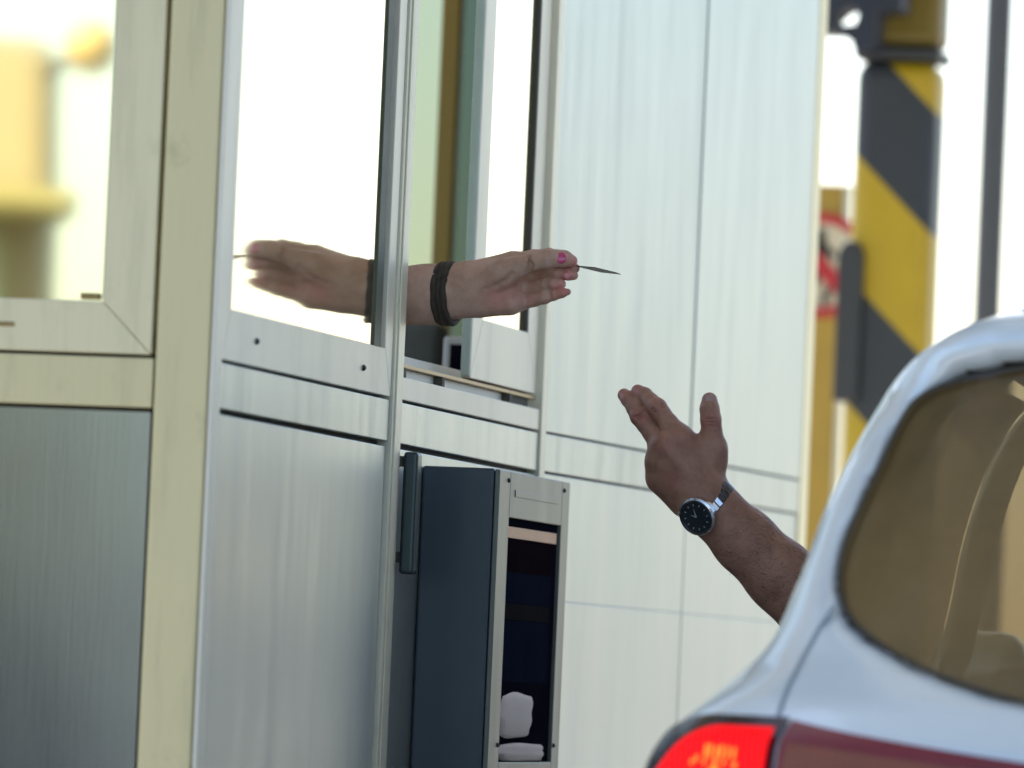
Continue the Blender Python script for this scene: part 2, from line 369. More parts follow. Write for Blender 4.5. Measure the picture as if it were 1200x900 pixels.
# ------------------------------------------------------------------ ticket dispenser
XF = float(onY(585.5, 553, 8.746)[0]); pd = XF - XW
zt = float(onX(500, 546, XW)[2]); ue = float(onX(668, 567, XF)[1])
ZBOT = .62
disp = thing('ticket_dispenser', 'dark slate ticket dispenser box with a steel framed glass front', 'dispenser', (XW+pd/2, 9.0, ZBOT))
bm = B(); fbox(bm, F1, 8.746, ue, ZBOT, zt, -.002, pd-.006)
obj('housing', bm, M['slate'], disp, bevel=.003)
ul = float(onX(596, 606, XF)[1]); ur = float(onX(657, 618, XF)[1]); zw1 = float(onX(626, 611, XF)[2]); zw0 = float(onX(615, 893, XF)[2])
bm = B()
for a, b2, c, d in ((8.747, ul, ZBOT+.001, zt-.001), (ur, ue-.001, ZBOT+.001, zt-.001), (ul+.0004, ur-.0004, zw1, zt-.001), (ul+.0004, ur-.0004, ZBOT+.001, zw0)):
    fbox(bm, F1, a, b2, c, d, pd-.0055, pd+.0005)
obj('front_frame', bm, M['boxsteel'], disp, bevel=.0012)
bm = B(); fbox(bm, F1, ul-.004, ur+.004, zw0-.004, zw1+.004, pd-.0054, pd-.0040); obj('window_glass', bm, M['darkglass'], disp)
M['insert_blue'] = plain('insert_blue', (.012, .016, .034), .95, spec=0, var=.3); M['insert_plum'] = plain('insert_plum', (.014, .009, .013), .95, spec=0, var=.3); M['insert_grey'] = plain('insert_grey', (.021, .021, .024), .95, spec=0, var=.3)  # blurred reflections of the window, painted as dark flat plates
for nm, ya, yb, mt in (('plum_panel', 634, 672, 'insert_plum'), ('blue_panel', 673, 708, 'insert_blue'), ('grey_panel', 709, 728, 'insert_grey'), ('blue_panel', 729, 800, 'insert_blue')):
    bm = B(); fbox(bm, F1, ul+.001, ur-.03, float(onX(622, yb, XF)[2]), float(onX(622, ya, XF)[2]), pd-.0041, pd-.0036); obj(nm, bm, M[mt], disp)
for i, (a, b2) in enumerate(((ul-.012, zt-.012), (ur+.010, zt-.012), (ul-.012, zw0+.02), (ur+.010, zw0+.02))):
    bm = B(); bmesh.ops.create_uvsphere(bm, u_segments=14, v_segments=8, radius=.003, matrix=Matrix.Translation(F1.p(a, b2, pd+.0002))); obj('screw', bm, M['screw'], disp, smooth=True)
bm = B(); fbox(bm, F1, ul+.03, ur-.03, zt-.03, zt-.022, pd+.0003, pd+.0016); obj('slot_lip', bm, M['boxsteel'], disp, bevel=.0005)
za, zb = float(onX(626, 621, XF)[2]), float(onX(626, 634, XF)[2])
bm = B(); fbox(bm, F1, ul+.004, ur-.01, zb, za, pd-.0039, pd-.0025); obj('label_strip', bm, M['orange'], disp, bevel=.0004)
# crumpled receipt paper lying behind the glass lip
def crumple(name, u0, u1, z0, z1, sk):
    bm = B(); bmesh.ops.create_cube(bm, size=1); bmesh.ops.subdivide_edges(bm, edges=list(bm.edges), cuts=7, use_grid_fill=True)
    for v in bm.verts:
        x, y, z = v.co; r = 1 + .03*math.sin(9*x+5*z) + .03*math.sin(13*z+7*y)
        n = max(abs(x), abs(y), abs(z))*2; l = v.co.length*2
        f = (n/l if l else 1)**.55*r
        x, y, z = x*f, y*f, z*f
        v.co = F1.p((u0+u1)/2 + x*(u1-u0) + sk*z, (z0+z1)/2 + z*(z1-z0), pd-.0085+ y*.022)
    return rebase(obj(name, bm, M['paper'], smooth=True), F1.p((u0+u1)/2, z0, pd-.002))
p1 = onX(585, 866, XF); p2 = onX(628, 812, XF); p3 = onX(584, 890, XF); p4 = onX(642, 869, XF)
tag(crumple('paper_roll', ul+.003, float(p2[1]), float(p1[2]), float(p2[2]), .02), 'crumpled white receipt paper standing in the dispenser window', 'paper')
tag(crumple('paper_sheet', ul+.003, float(p4[1]), float(p3[2])-.003, float(p4[2])-.002, 0), 'flat folded white paper lying at the bottom of the dispenser window', 'paper')

# ------------------------------------------------------------------ stool with a back inside the booth
cl, cr = onY(455, 380, 10.3), onY(519, 378, 10.3); ccx = (cl[0]+cr[0])/2
ch = thing('office_chair', 'dark grey high office chair inside the booth behind the window ledge', 'chair', (ccx, 10.45, .2))
bm = B(); wbox(bm, cl[0], cr[0], 10.3, 10.36, 1.12, cr[2]); obj('backrest', bm, plain('grey_fabric', (.13, .14, .13), .85, bump=.3, scale=80), ch, bevel=.018, seg=4, smooth=True)
bm = B(); wbox(bm, ccx-.22, ccx+.20, 10.38, 10.80, .93, 1.0); obj('seat', bm, M['darkint'], ch, bevel=.025, seg=4, smooth=True)
bm = B(); tube(bm, [(ccx, 10.58, .22), (ccx, 10.58, .94)], .03, 14); obj('post', bm, M['polegrey'], ch)
bm = B(); lathe(bm, [(.24, 0), (.24, .02), (.05, .04)], (ccx, 10.58, .201), (0, 0, 1), 32); obj('base', bm, M['polegrey'], ch)
bm = B(); wbox(bm, ccx-.03, ccx+.03, 10.365, 10.379, .95, 1.2); obj('back_bar', bm, M['polegrey'], ch)

# ------------------------------------------------------------------ payment terminal on the counter
ta, tb = onY(520, 394, 9.85), onY(552, 440, 9.85)
term = thing('payment_terminal', 'pale grey payment terminal with a dark screen behind the sliding sash', 'terminal', (ta[0]+.03, 9.86, 1.385))
bm = B(); wbox(bm, ta[0], ta[0]+.075, 9.85, 9.89, 1.3855, ta[2]); obj('case', bm, M['white'], term, bevel=.004)
bm = B(); wbox(bm, ta[0]+.0095, ta[0]+.066, 9.8475, 9.8495, 1.392, ta[2]-.010); obj('screen', bm, M['darkglass'], term)
LENS, BULB = .42, .55
STR_K, STR_P, STR_O = 1.0, .49, .38

# ================================================================== CAR (silver blue hatchback, rear towards the camera)
XC = -0.415
_wz = np.array([.15, .30, .55, .75, .88, .935, .973, .995, 1.019, 1.045, 1.07, 1.133, 1.197, 1.254, 1.30, 1.335, 1.36, 1.40, 1.46])
_ww = np.array([.80, .835, .850, .858, .862, .858, .842, .822, .796, .770, .755, .742, .732, .717, .700, .680, .658, .630, .590])
def halfw(z):
    z = np.asarray(z)
    return sum(np.interp(z+d, _wz, _ww)*k for d, k in ((-.016, .2), (-.008, .2), (0, .2), (.008, .2), (.016, .2)))
PROF = [(6.98, .30), (6.93, .42), (6.93, .58), (6.965, .70), (6.975, .88), (6.99, .965), (7.03, 1.005), (7.10, 1.05), (7.40, 1.345), (7.385, 1.375), (7.41, 1.405),
        (7.60, 1.428), (8.1, 1.442), (8.7, 1.435), (9.25, 1.395), (10.05, 1.03), (10.35, .985), (10.85, .90), (11.1, .78), (11.2, .62), (11.2, .35), (11.05, .22), (7.2, .22)]
def polysd(P, Y, Z):
    """signed distance to a closed polygon in the y-z plane"""
    P = np.array(P); n = len(P); d = np.full(np.broadcast(Y, Z).shape, 1e9); s = np.ones(d.shape)
    for i in range(n):
        a, b = P[i], P[i-1]; e = b-a
        wy, wz = Y-a[0], Z-a[1]
        t = np.clip((wy*e[0]+wz*e[1])/(e@e), 0, 1)
        d = np.minimum(d, (wy-e[0]*t)**2+(wz-e[1]*t)**2)
        c1, c2, c3 = Z >= a[1], Z < b[1], e[0]*wz > e[1]*wy
        s = np.where((c1 & c2 & c3) | (~c1 & ~c2 & ~c3), -s, s)
    return s*np.sqrt(d)
# the profile distance is tabulated once
TY, TZ = np.arange(6.6, 11.6, .008), np.arange(.0, 1.8, .008)
TAB = polysd(PROF, TY[:, None], TZ[None, :])
for _ in range(2):
    q = np.pad(TAB, 1, mode='edge'); TAB = (q[:-2, 1:-1]+q[2:, 1:-1]+q[1:-1, :-2]+q[1:-1, 2:]+2*q[1:-1, 1:-1])/6
def tab(y, z):
    fy = np.clip((y-TY[0])/.008, 0, len(TY)-2.001); fz = np.clip((z-TZ[0])/.008, 0, len(TZ)-2.001)
    i, j = fy.astype(int), fz.astype(int); a, b = fy-i, fz-j
    return TAB[i, j]*(1-a)*(1-b)+TAB[i+1, j]*a*(1-b)+TAB[i, j+1]*(1-a)*b+TAB[i+1, j+1]*a*b
def body(x, y, z):
    x, y, z = np.broadcast_arrays(np.asarray(x, float), np.asarray(y, float), np.asarray(z, float))
    dx = np.abs(x-XC)
    bow = .16*(dx/.85)**3.2
    yy = np.where(y < 9, y - bow*np.clip((9-y)/1.2, 0, 1), y + bow*1.4*np.clip((y-9)/1.2, 0, 1))
    crown = .024*(dx/.7)**2.4
    prof = tab(yy, z + np.where(z > 1.2, crown*np.clip((z-1.2)/.15, 0, 1), 0))
    side = (dx - halfw(z) + .05*np.clip((y-9.6)/1.5, 0, 1)**2 + .03*np.clip((8.0-y)/1.0, 0, 1)**2*np.clip((z-.9)/.2, 0, 1)*0)*.985
    d = smax(prof, side, .085)
    return d
car = thing('hatchback_car', 'pale silver blue hatchback stopped beside the booth with its brake light glowing', 'car', (XC, 9.0, 0))
VX = .0125
gx = np.arange(XC-.92, XC+.92, VX); gy = np.arange(6.86, 11.32, VX); gz = np.arange(.16, 1.52, VX)
X3, Y3, Z3 = gx[:, None, None], gy[None, :, None], gz[None, None, :]
outer = np.empty((len(gx), len(gy), len(gz)), np.float32)
for i in range(0, len(gx), 24): outer[i:i+24] = body(X3[i:i+24], Y3, Z3)
shell = np.maximum(outer, -(outer+.035))
GL = [(-.415, 1.353), (-.70, 1.351), (-.88, 1.345), (-.957, 1.339), (-1.010, 1.329), (-1.050, 1.314), (-1.068, 1.298), (-1.080, 1.25), (-1.091, 1.205), (-1.103, 1.168), (-1.104, 1.131), (-1.092, 1.098), (-1.074, 1.079), (-1.043, 1.059), (-.998, 1.040), (-.948, 1.025), (-.895, 1.013), (-.75, .998), (-.415, .988)]
def chaikin(P, n=2):
    P = [np.array(q) for q in P]
    for _ in range(n):
        Q = [P[0]]
        for a_, b_ in zip(P[:-1], P[1:]): Q += [a_*.75+b_*.25, a_*.25+b_*.75]
        P = Q + [P[-1]]
    return [tuple(q) for q in P]
GL = chaikin(GL)
GLASS = GL + [(2*XC-x, z) for x, z in GL[-2:0:-1]]
SIDEW = [[(7.66, 1.06), (8.38, 1.03), (8.38, 1.355), (8.0, 1.355), (7.78, 1.30)], [(8.46, 1.03), (9.72, 1.02), (9.30, 1.335), (9.15, 1.355), (8.46, 1.355)]]
WSCR = [(XC-.62, 1.06), (XC+.62, 1.06), (XC+.55, 1.36), (XC-.55, 1.36)]
m1 = polysd(GLASS, X3, Z3)
shell = np.where((Y3 < 8.0), np.maximum(shell, -m1-0*Y3), shell)
for wpoly in SIDEW: shell = np.maximum(shell, np.where(np.abs(X3-XC) > .5, -polysd(wpoly, Y3, Z3), -1.0))
shell = np.where(Y3 > 9.0, np.maximum(shell, -polysd(WSCR, X3, Z3)), shell)
for wy in (7.72, 10.33):                       # wheel arches
    shell = np.maximum(shell, np.where(np.abs(X3-XC) > .55, .345-np.hypot(Y3-wy, Z3-.31), -1.0))
gr = openvdb.FloatGrid(1.0); gr.copyFromArray(shell.astype(np.float32))
p, q = gr.convertToQuads(isovalue=0.0); p = np.asarray(p, float)*VX + np.array([gx[0], gy[0], gz[0]]); q = np.asarray(q)
a, b, c = p[q[:, 0]], p[q[:, 1]], p[q[:, 2]]
if np.einsum('ij,ij->i', a-p.mean(0), np.cross(b-p.mean(0), c-p.mean(0))).sum() < 0: q = q[:, ::-1]
def cutd(p):
    c = np.where(p[:, 1] < 8, np.abs(polysd(GLASS, p[:, 0], p[:, 2])), 1.0)
    for w_ in SIDEW: c = np.minimum(c, np.where(np.abs(p[:, 0]-XC) > .5, np.abs(polysd(w_, p[:, 1], p[:, 2])), 1.0))
    c = np.minimum(c, np.where(p[:, 1] > 9, np.abs(polysd(WSCR, p[:, 0], p[:, 2])), 1.0))
    for wy in (7.72, 10.33): c = np.minimum(c, np.where(np.abs(p[:, 0]-XC) > .55, np.abs(.345-np.hypot(p[:, 1]-wy, p[:, 2]-.31)), 1.0))
    return c
# snap the outer skin exactly onto the surface, so that the paint is smooth
for _ in range(3):
    dv = body(p[:, 0], p[:, 1], p[:, 2]); near = (np.abs(dv) < .006) & (cutd(p) > .016); e = 1e-3
    gxv = (body(p[:, 0]+e, p[:, 1], p[:, 2])-dv)/e; gyv = (body(p[:, 0], p[:, 1]+e, p[:, 2])-dv)/e; gzv = (body(p[:, 0], p[:, 1], p[:, 2]+e)-dv)/e
    g2 = np.maximum(gxv**2+gyv**2+gzv**2, .05)
    for k, gv in enumerate((gxv, gyv, gzv)): p[:, k] -= np.where(near, dv*gv/g2, 0)
ed = np.concatenate([q[:, [0, 1]], q[:, [1, 2]], q[:, [2, 3]], q[:, [3, 0]]]); ed = np.concatenate([ed, ed[:, ::-1]])
sel = cutd(p) < .024; ed = ed[sel[ed[:, 0]]]
for _ in range(10):                            # take the voxel steps off the window and arch edges
    acc = np.zeros_like(p); cnt = np.zeros(len(p)); np.add.at(acc, ed[:, 0], p[ed[:, 1]]); np.add.at(cnt, ed[:, 0], 1)
    p[sel] += .6*(acc[sel]/np.maximum(cnt[sel], 1)[:, None]-p[sel])
me = bpy.data.meshes.new('body'); me.from_pydata(p.tolist(), [], q.tolist()); me.update()
M['car'] = plain('car_paint', (0.74, 0.83, 0.885), .22, .10, coat=1.0, var=.015, scale=300)
M['trim'] = plain('cabin_trim', (0.055, 0.042, 0.028), .75, bump=.15)
M['seat'] = plain('seat_cloth', (0.13, 0.085, 0.045), .85, bump=.3, scale=60)
M['shelf'] = plain('parcel_shelf', (0.26, 0.21, 0.15), .8, bump=.2, scale=40)
place('body', me, [M['car'], M['trim']], car, smooth=True)
fc = p[q].mean(1); dd = body(fc[:, 0], fc[:, 1], fc[:, 2])
mi = (dd < -.012).astype(np.int32); me.polygons.foreach_set('material_index', mi)
def root_y(x, z, off=0.0, y0=6.6, y1=8.6):
    lo, hi = np.full(np.shape(x), y0), np.full(np.shape(x), y1)
    for _ in range(40):
        m = (lo+hi)/2; inside = body(x, m, z) < off
        hi = np.where(inside, m, hi); lo = np.where(inside, lo, m)
    return hi
def poly_patch(name, poly, mat, parent, f, n=60, thick=0.004):
    """fill a polygon with a fine grid and lift it onto a surface with f(a, b) -> xyz"""
    bm = B(); vs = [bm.verts.new((a, b, 0)) for a, b in poly]; bm.faces.new(vs)
    (a0, b0), (a1, b1) = np.min(poly, 0), np.max(poly, 0)
    for k in range(1, n):
        bmesh.ops.bisect_plane(bm, geom=list(bm.faces)+list(bm.edges)+list(bm.verts), plane_co=(a0+(a1-a0)*k/n, 0, 0), plane_no=(1, 0, 0))
    for k in range(1, n//2):
        bmesh.ops.bisect_plane(bm, geom=list(bm.faces)+list(bm.edges)+list(bm.verts), plane_co=(0, b0+(b1-b0)*k/(n//2), 0), plane_no=(0, 1, 0))
    ab = np.array([v.co[:2] for v in bm.verts]); w3 = f(ab[:, 0], ab[:, 1])
    for v, c in zip(bm.verts, w3): v.co = c
    return obj(name, bm, mat, parent, smooth=True)
m, nt, b = newmat('car_glass'); b.inputs['Base Color'].default_value = (.034, .024, .011, 1); b.inputs['Transmission Weight'].default_value = 1.0
b.inputs['Roughness'].default_value = .01; b.inputs['IOR'].default_value = 1.01; b.inputs['Coat Weight'].default_value = 1.0; b.inputs['Coat Roughness'].default_value = .01; b.inputs['Coat IOR'].default_value = 1.55
M['glass'] = m
df = N(nt, 'ShaderNodeBsdfDiffuse'); mxs = N(nt, 'ShaderNodeMixShader'); tcx = N(nt, 'ShaderNodeTexCoord')
ns = N(nt, 'ShaderNodeTexNoise', Scale=2.6, Detail=5.0, Roughness=.6); nt.links.new(tcx.outputs['Object'], ns.inputs['Vector'])
mrr = N(nt, 'ShaderNodeMapRange'); mrr.inputs['From Min'].default_value = .3; mrr.inputs['From Max'].default_value = .7; mrr.inputs['To Min'].default_value = .22; mrr.inputs['To Max'].default_value = .50
nt.links.new(ns.outputs['Fac'], mrr.inputs['Value']); nt.links.new(mrr.outputs[0], mxs.inputs[0])
df.inputs['Color'].default_value = (.44, .29, .12, 1)            # film of road dust
nt.links.new(b.outputs[0], mxs.inputs[1]); nt.links.new(df.outputs[0], mxs.inputs[2])
nt.links.new(mxs.outputs[0], nt.nodes['Material Output'].inputs['Surface'])
poly_patch('rear_window', [(x, z) for x, z in GLASS], M['glass'], car, lambda x, z: np.stack([x, root_y(x, z, -.003), z], 1))
# dark printed border round the glass
def ring_strip(name, poly, w, mat, parent, f):
    P = np.array(poly); n = len(P); pts = []
    c = P.mean(0)
    Pd = []
    for i in range(n):
        for k in range(6): Pd.append(P[i]+(P[(i+1) % n]-P[i])*k/6)
    Pd = np.array(Pd); n = len(Pd)
    tn = np.roll(Pd, -1, 0)-np.roll(Pd, 1, 0); nn = np.stack([tn[:, 1], -tn[:, 0]], 1); nn /= np.linalg.norm(nn, axis=1)[:, None]
    sgn = np.sign(((c-Pd)*nn).sum(1)); nn *= sgn[:, None]
    bm = B(); A = f(Pd[:, 0], Pd[:, 1]); Q = Pd+nn*w; Bq = f(Q[:, 0], Q[:, 1])
    va = [bm.verts.new(x) for x in A]; vb = [bm.verts.new(x) for x in Bq]
    for i in range(n): bm.faces.new((va[i], va[(i+1) % n], vb[(i+1) % n], vb[i]))
    return obj(name, bm, mat, parent, smooth=True)
M['seal'] = plain('glass_edge', (.030, .027, .020), .5)
def grow(P, w):
    P = np.array(P); t = np.roll(P, -1, 0)-np.roll(P, 1, 0); n = np.stack([t[:, 1], -t[:, 0]], 1); n /= np.linalg.norm(n, axis=1)[:, None]
    s = np.sign(((P.mean(0)-P)*n).sum(1)); return P - n*s[:, None]*w
ring_strip('window_seal', grow(GLASS, .003), .005, M['seal'], car, lambda x, z: np.stack([x, root_y(x, z, .0015), z], 1))
# rear seats, parcel shelf, front seats, floor
def soft(name, x0, x1, y0, y1, z0, z1, mat, r=.04):
    bm = B(); wbox(bm, x0, x1, y0, y1, z0, z1); return obj(name, bm, mat, car, bevel=r, seg=4, smooth=True)
bm = B(); prism(bm, [Vector((XC-.62, 7.16, .985)), Vector((XC+.62, 7.16, .985)), Vector((XC+.60, 7.70, .985)), Vector((XC-.60, 7.70, .985))],
      [Vector((XC-.62, 7.16, 1.0)), Vector((XC+.62, 7.16, 1.0)), Vector((XC+.60, 7.70, 1.0)), Vector((XC-.60, 7.70, 1.0))])
obj('parcel_shelf', bm, M['shelf'], car, bevel=.004)
soft('rear_seat', XC-.62, XC+.62, 7.73, 7.90, .45, 1.06, M['seat'])
for x in (-.40, 0, .40): soft('headrest', XC+x-.12, XC+x+.12, 7.76, 7.86, 1.07, 1.22, M['seat'])
for s in (-1, 1):
    soft('front_seat', XC+s*.36-.24, XC+s*.36+.24, 8.78, 8.92, .40, 1.10, M['seat'])
    soft('headrest', XC+s*.36-.13, XC+s*.36+.13, 8.80, 8.90, 1.12, 1.29, M['seat'])
    soft('seat_cushion', XC+s*.36-.24, XC+s*.36+.24, 8.93, 9.45, .38, .52, M['seat'])
soft('cabin_floor', XC-.76, XC+.76, 7.1, 10.0, .24, .30, M['trim'], .01)
soft('dashboard', XC-.66, XC+.66, 9.75, 10.1, .55, .95, M['trim'], .05)

# lamps wrapped round the rear corner: rays leave a pivot inside the car
def wrap(phi, z, off, s=-1):
    """surface point seen from a pivot at angle phi (0 = straight back, 90 = sideways)"""
    px, py = XC+s*.50, 7.45
    dx, dy = s*np.sin(phi), -np.cos(phi); lo, hi = np.zeros(np.shape(phi)), np.full(np.shape(phi), 1.0)
    for _ in range(40):
        m = (lo+hi)/2; ins = body(px+dx*m, py+dy*m, z) < off
        lo = np.where(ins, m, lo); hi = np.where(ins, hi, m)
    return np.stack([px+dx*lo, py+dy*lo, np.broadcast_to(z, np.shape(lo))], 1)
def lamp_mesh(name, phis, top, bot, off, mat, parent, nz=24, s=-1, depth=.012):
    bm = B(); rows = []
    for ph in phis:
        zz = np.linspace(bot(ph), top(ph), nz); t = np.linspace(-1, 1, nz)
        P = wrap(np.full(nz, ph), zz, off, s)
        rows.append([bm.verts.new(c) for c in P])
    for i in range(len(rows)-1):
        for k in range(nz-1): bm.faces.new((rows[i][k], rows[i+1][k], rows[i+1][k+1], rows[i][k+1]))
    r = bmesh.ops.solidify(bm, geom=list(bm.faces), thickness=depth)
    return obj(name, bm, mat, parent, smooth=False)
def phi_of(X, s=-1):
    """pivot angle whose surface point (at lamp height) has this x"""
    phs = np.linspace(-.9, 2.0, 400); P = wrap(phs, np.full(400, .95), .0, s)
    k = np.argmin(np.abs(P[:, 0]-X)) if s < 0 else np.argmin(np.abs(P[:, 0]-X)); return phs[k]
M['lens_lit'] = emit('lit_brake_lens', (1.0, .0025, .006), LENS, (.34, .001, .002), rough=.35, coat=0)
M['lens_lit'].node_tree.nodes['Principled BSDF'].inputs['Specular IOR Level'].default_value = .25
_nt = M['lens_lit'].node_tree; _b = _nt.nodes['Principled BSDF']; _tc = N(_nt, 'ShaderNodeTexCoord')     # moulded ribs of the lens
_w = N(_nt, 'ShaderNodeTexWave', Scale=55.0, Distortion=.6); _nt.links.new(_tc.outputs['Object'], _w.inputs['Vector'])
_mr = N(_nt, 'ShaderNodeMapRange'); _mr.inputs['To Min'].default_value = LENS*.62; _mr.inputs['To Max'].default_value = LENS; _nt.links.new(_w.outputs['Fac'], _mr.inputs['Value']); _nt.links.new(_mr.outputs[0], _b.inputs['Emission Strength'])
_bp = N(_nt, 'ShaderNodeBump', Strength=.5, Distance=.002); _nt.links.new(_w.outputs['Fac'], _bp.inputs['Height']); _nt.links.new(_bp.outputs[0], _b.inputs['Normal'])
M['lens_dark'] = plain('unlit_lens', (0.40, 0.045, 0.045), .15, 0, coat=.7, var=.25, scale=14)
M['lens_amber'] = plain('amber_lens', (0.46, 0.13, 0.055), .18, 0, coat=.7, var=.3, scale=14)
M['lamp_edge'] = plain('smoked_lamp_edge', (0.05, 0.018, 0.035), .15, 0, coat=.8)
M['bulb'] = emit('bulb_reflector', (1.0, .22, .012), BULB, (.8, .2, .03))
for s in (-1, 1):
    f = (lambda X: X) if s < 0 else (lambda X: 2*XC-X)
    pa, pb, pc, pd_ = phi_of(f(-1.128), s), phi_of(f(-1.205), s), phi_of(f(-.90), s), 1.25
    lt = obj('tail_light', B(), M['lamp_edge'], car) if False else None
    topc = lambda ph: .990 - .10*np.clip((ph-pb)/(pd_-pb), 0, 1)**2.0
    botc = lambda ph: .775 + .02*np.clip((ph-pa)/(pd_-pa), 0, 1)
    lt = lamp_mesh('tail_light', np.linspace(pa+.002, pd_, 46), topc, botc, .004, M['lamp_edge'], car, s=s)
    pe = pa+(pd_-pa)*.44
    if s < 0:
        lamp_mesh('lit_lens', np.linspace(pa+.010, pe, 40), lambda ph: topc(ph)-.010-.05*np.clip((ph-pa-.45*(pe-pa))/(.55*(pe-pa)), 0, 1)**2, lambda ph: botc(ph)+.01, .0105, M['lens_lit'], lt, s=s, depth=.006)
        phb = np.linspace(pa, pe, 60); xb = wrap(phb, np.full(60, .95), 0, s)[:, 0]
        for px, py, hw, hh in ((820, 880, 2, 8), (826, 880, 2, 8), (834, 881, 2, 6), (841, 881, 2, 8), (848, 882, 2, 7), (855, 883, 2, 7), (820, 893, 2, 3), (833, 893, 3, 4), (846, 894, 2, 3), (811, 889, 2, 4), (804, 893, 2, 3), (858, 897, 3, 3), (832, 903, 7, 4)):
            X = float(onY(px, py, 7.03)[0]); z = float(onY(px, py, 7.03)[2]); ph = float(phb[np.argmin(np.abs(xb-X))])
            lamp_mesh('bulb_facet', np.linspace(ph-hw/1285/.45, ph+hw/1285/.45, 4), lambda q_, z=z, hh=hh: z+hh/1285, lambda q_, z=z, hh=hh: z-hh/1285, .0118, M['bulb'], lt, nz=4, s=s, depth=.003)
    else:
        lamp_mesh('lens', np.linspace(pa+.010, pe, 40), lambda ph: topc(ph)-.010, lambda ph: botc(ph)+.01, .0105, M['lens_dark'], lt, s=s, depth=.006)
    # tailgate lamp, tapering towards the middle of the tailgate
    tl = lamp_mesh('tailgate_light', np.linspace(-.55, pa-.008, 46), lambda ph: .9885-.052*np.clip((pa-ph)/(pa+.55), 0, 1)**.85, lambda ph: .80+.03*np.clip((pa-ph)/(pa+.55), 0, 1), .004, M['lens_dark'], car, s=s)
    lamp_mesh('lower_lens', np.linspace(-.54, pa-.03, 46), lambda ph: .968-.045*np.clip((pa-ph)/(pa+.55), 0, 1), lambda ph: .835, .0075, M['lens_amber'], tl, s=s, depth=.004)
# tailgate shut line and the crease along the rear pillar
def surf_line(name, pts, w, mat, off=.0006):
    P = np.array(pts); d = np.linspace(0, 1, 50); s = np.linspace(0, 1, len(P))
    xs, zs = np.interp(d, s, P[:, 0]), np.interp(d, s, P[:, 1])
    t = np.gradient(np.stack([xs, zs], 1), axis=0); t /= np.linalg.norm(t, axis=1)[:, None]
    bm = B(); rows = []
    for k in (-1, 1):
        x = xs - t[:, 1]*w/2*k; z = zs + t[:, 0]*w/2*k
        rows.append([bm.verts.new(c) for c in np.stack([x, root_y(x, z, off), z], 1)])
    for i in range(49): bm.faces.new((rows[0][i], rows[0][i+1], rows[1][i+1], rows[1][i]))
    return obj(name, bm, mat, car)
M['seam'] = plain('shut_line', (.27, .33, .37), .7)
for s in (-1, 1):
    SL = [(-1.101, 1.097), (-1.112, 1.075), (-1.121, 1.05), (-1.1275, 1.02), (-1.1305, .992), (-1.131, .90), (-1.131, .80)]
    surf_line('tailgate_seam', [(x if s < 0 else 2*XC-x, z) for x, z in SL], .005, M['seam'])
# bumper insert, wheels, windscreen, door glass, mirrors
bm = B(); wbox(bm, XC-.70, XC+.70, 6.90, 7.05, .27, .40); obj('rear_bumper', bm, M['rubber'], car, bevel=.03, seg=3)
M['tyre'] = plain('tyre', (.025, .025, .026), .8, bump=.2); M['alloy'] = plain('alloy', (.45, .46, .47), .3, .9)
for wy in (7.72, 10.33):
    for s in (-1, 1):
        ax = (s, 0, 0); o = (XC+s*.65, wy, .31)
        bm = B(); lathe(bm, [(.20, 0), (.29, 0), (.312, .03), (.315, .10), (.312, .16), (.29, .19), (.205, .19)], o, ax, 48)
        wh = obj('wheel', bm, M['tyre'], car, smooth=True)
        bm = B(); lathe(bm, [(.20, .05), (.204, .195), (.19, .188), (.17, .14), (.05, .15), (.03, .165), (.001, .166)], o, ax, 40); obj('rim', bm, M['alloy'], wh, smooth=True)
def root_x(y, z, s, off=-.004):
    lo, hi = np.full(np.shape(y), .3), np.full(np.shape(y), 1.1)
    for _ in range(36):
        m = (lo+hi)/2; ins = body(XC+s*m, y, z) < off; lo = np.where(ins, m, lo); hi = np.where(ins, hi, m)
    return XC+s*lo
for s in (-1, 1):
    poly_patch('door_window', SIDEW[0], M['glass'], car, lambda y, z: np.stack([root_x(y, z, s), y, z], 1), n=40)
    if s > 0: poly_patch('door_window', SIDEW[1], M['glass'], car, lambda y, z: np.stack([root_x(y, z, s), y, z], 1), n=40)
    bm = B(); wbox(bm, XC+s*.80-.0, XC+s*1.0, 9.50, 9.60, 1.0, 1.13); obj('door_mirror', bm, M['car'], car, bevel=.03, seg=3, smooth=True)
def root_yf(x, z, off=-.004):
    lo, hi = np.full(np.shape(x), 9.0), np.full(np.shape(x), 11.6)
    for _ in range(40):
        m = (lo+hi)/2; ins = body(x, m, z) < off; lo = np.where(ins, m, lo); hi = np.where(ins, hi, m)
    return lo
poly_patch('windscreen', WSCR, M['glass'], car, lambda x, z: np.stack([x, root_yf(x, z), z], 1), n=20)

# ================================================================== BEHIND THE BOOTH
M['yellow'] = None
m, nt, b = newmat('striped_paint'); L = nt.links.new          # diagonal black and yellow warning bands
tc = N(nt, 'ShaderNodeTexCoord'); sx = N(nt, 'ShaderNodeSeparateXYZ'); L(tc.outputs['Object'], sx.inputs[0])
STR_P = .49*13.2/15; _q = onY(1003, 180, 13.2); STR_O = -(_q[0]*STR_K+_q[2])/STR_P
sm = N(nt, 'ShaderNodeMath', operation='MULTIPLY_ADD'); sm.inputs[1].default_value = STR_K; L(sx.outputs[0], sm.inputs[0]); L(sx.outputs[2], sm.inputs[2])
sc_ = N(nt, 'ShaderNodeMath', operation='MULTIPLY_ADD'); sc_.inputs[1].default_value = 1/STR_P; sc_.inputs[2].default_value = STR_O; L(sm.outputs[0], sc_.inputs[0])
fr = N(nt, 'ShaderNodeMath', operation='FRACT'); L(sc_.outputs[0], fr.inputs[0])
gt = N(nt, 'ShaderNodeMath', operation='GREATER_THAN'); gt.inputs[1].default_value = .49; L(fr.outputs[0], gt.inputs[0])
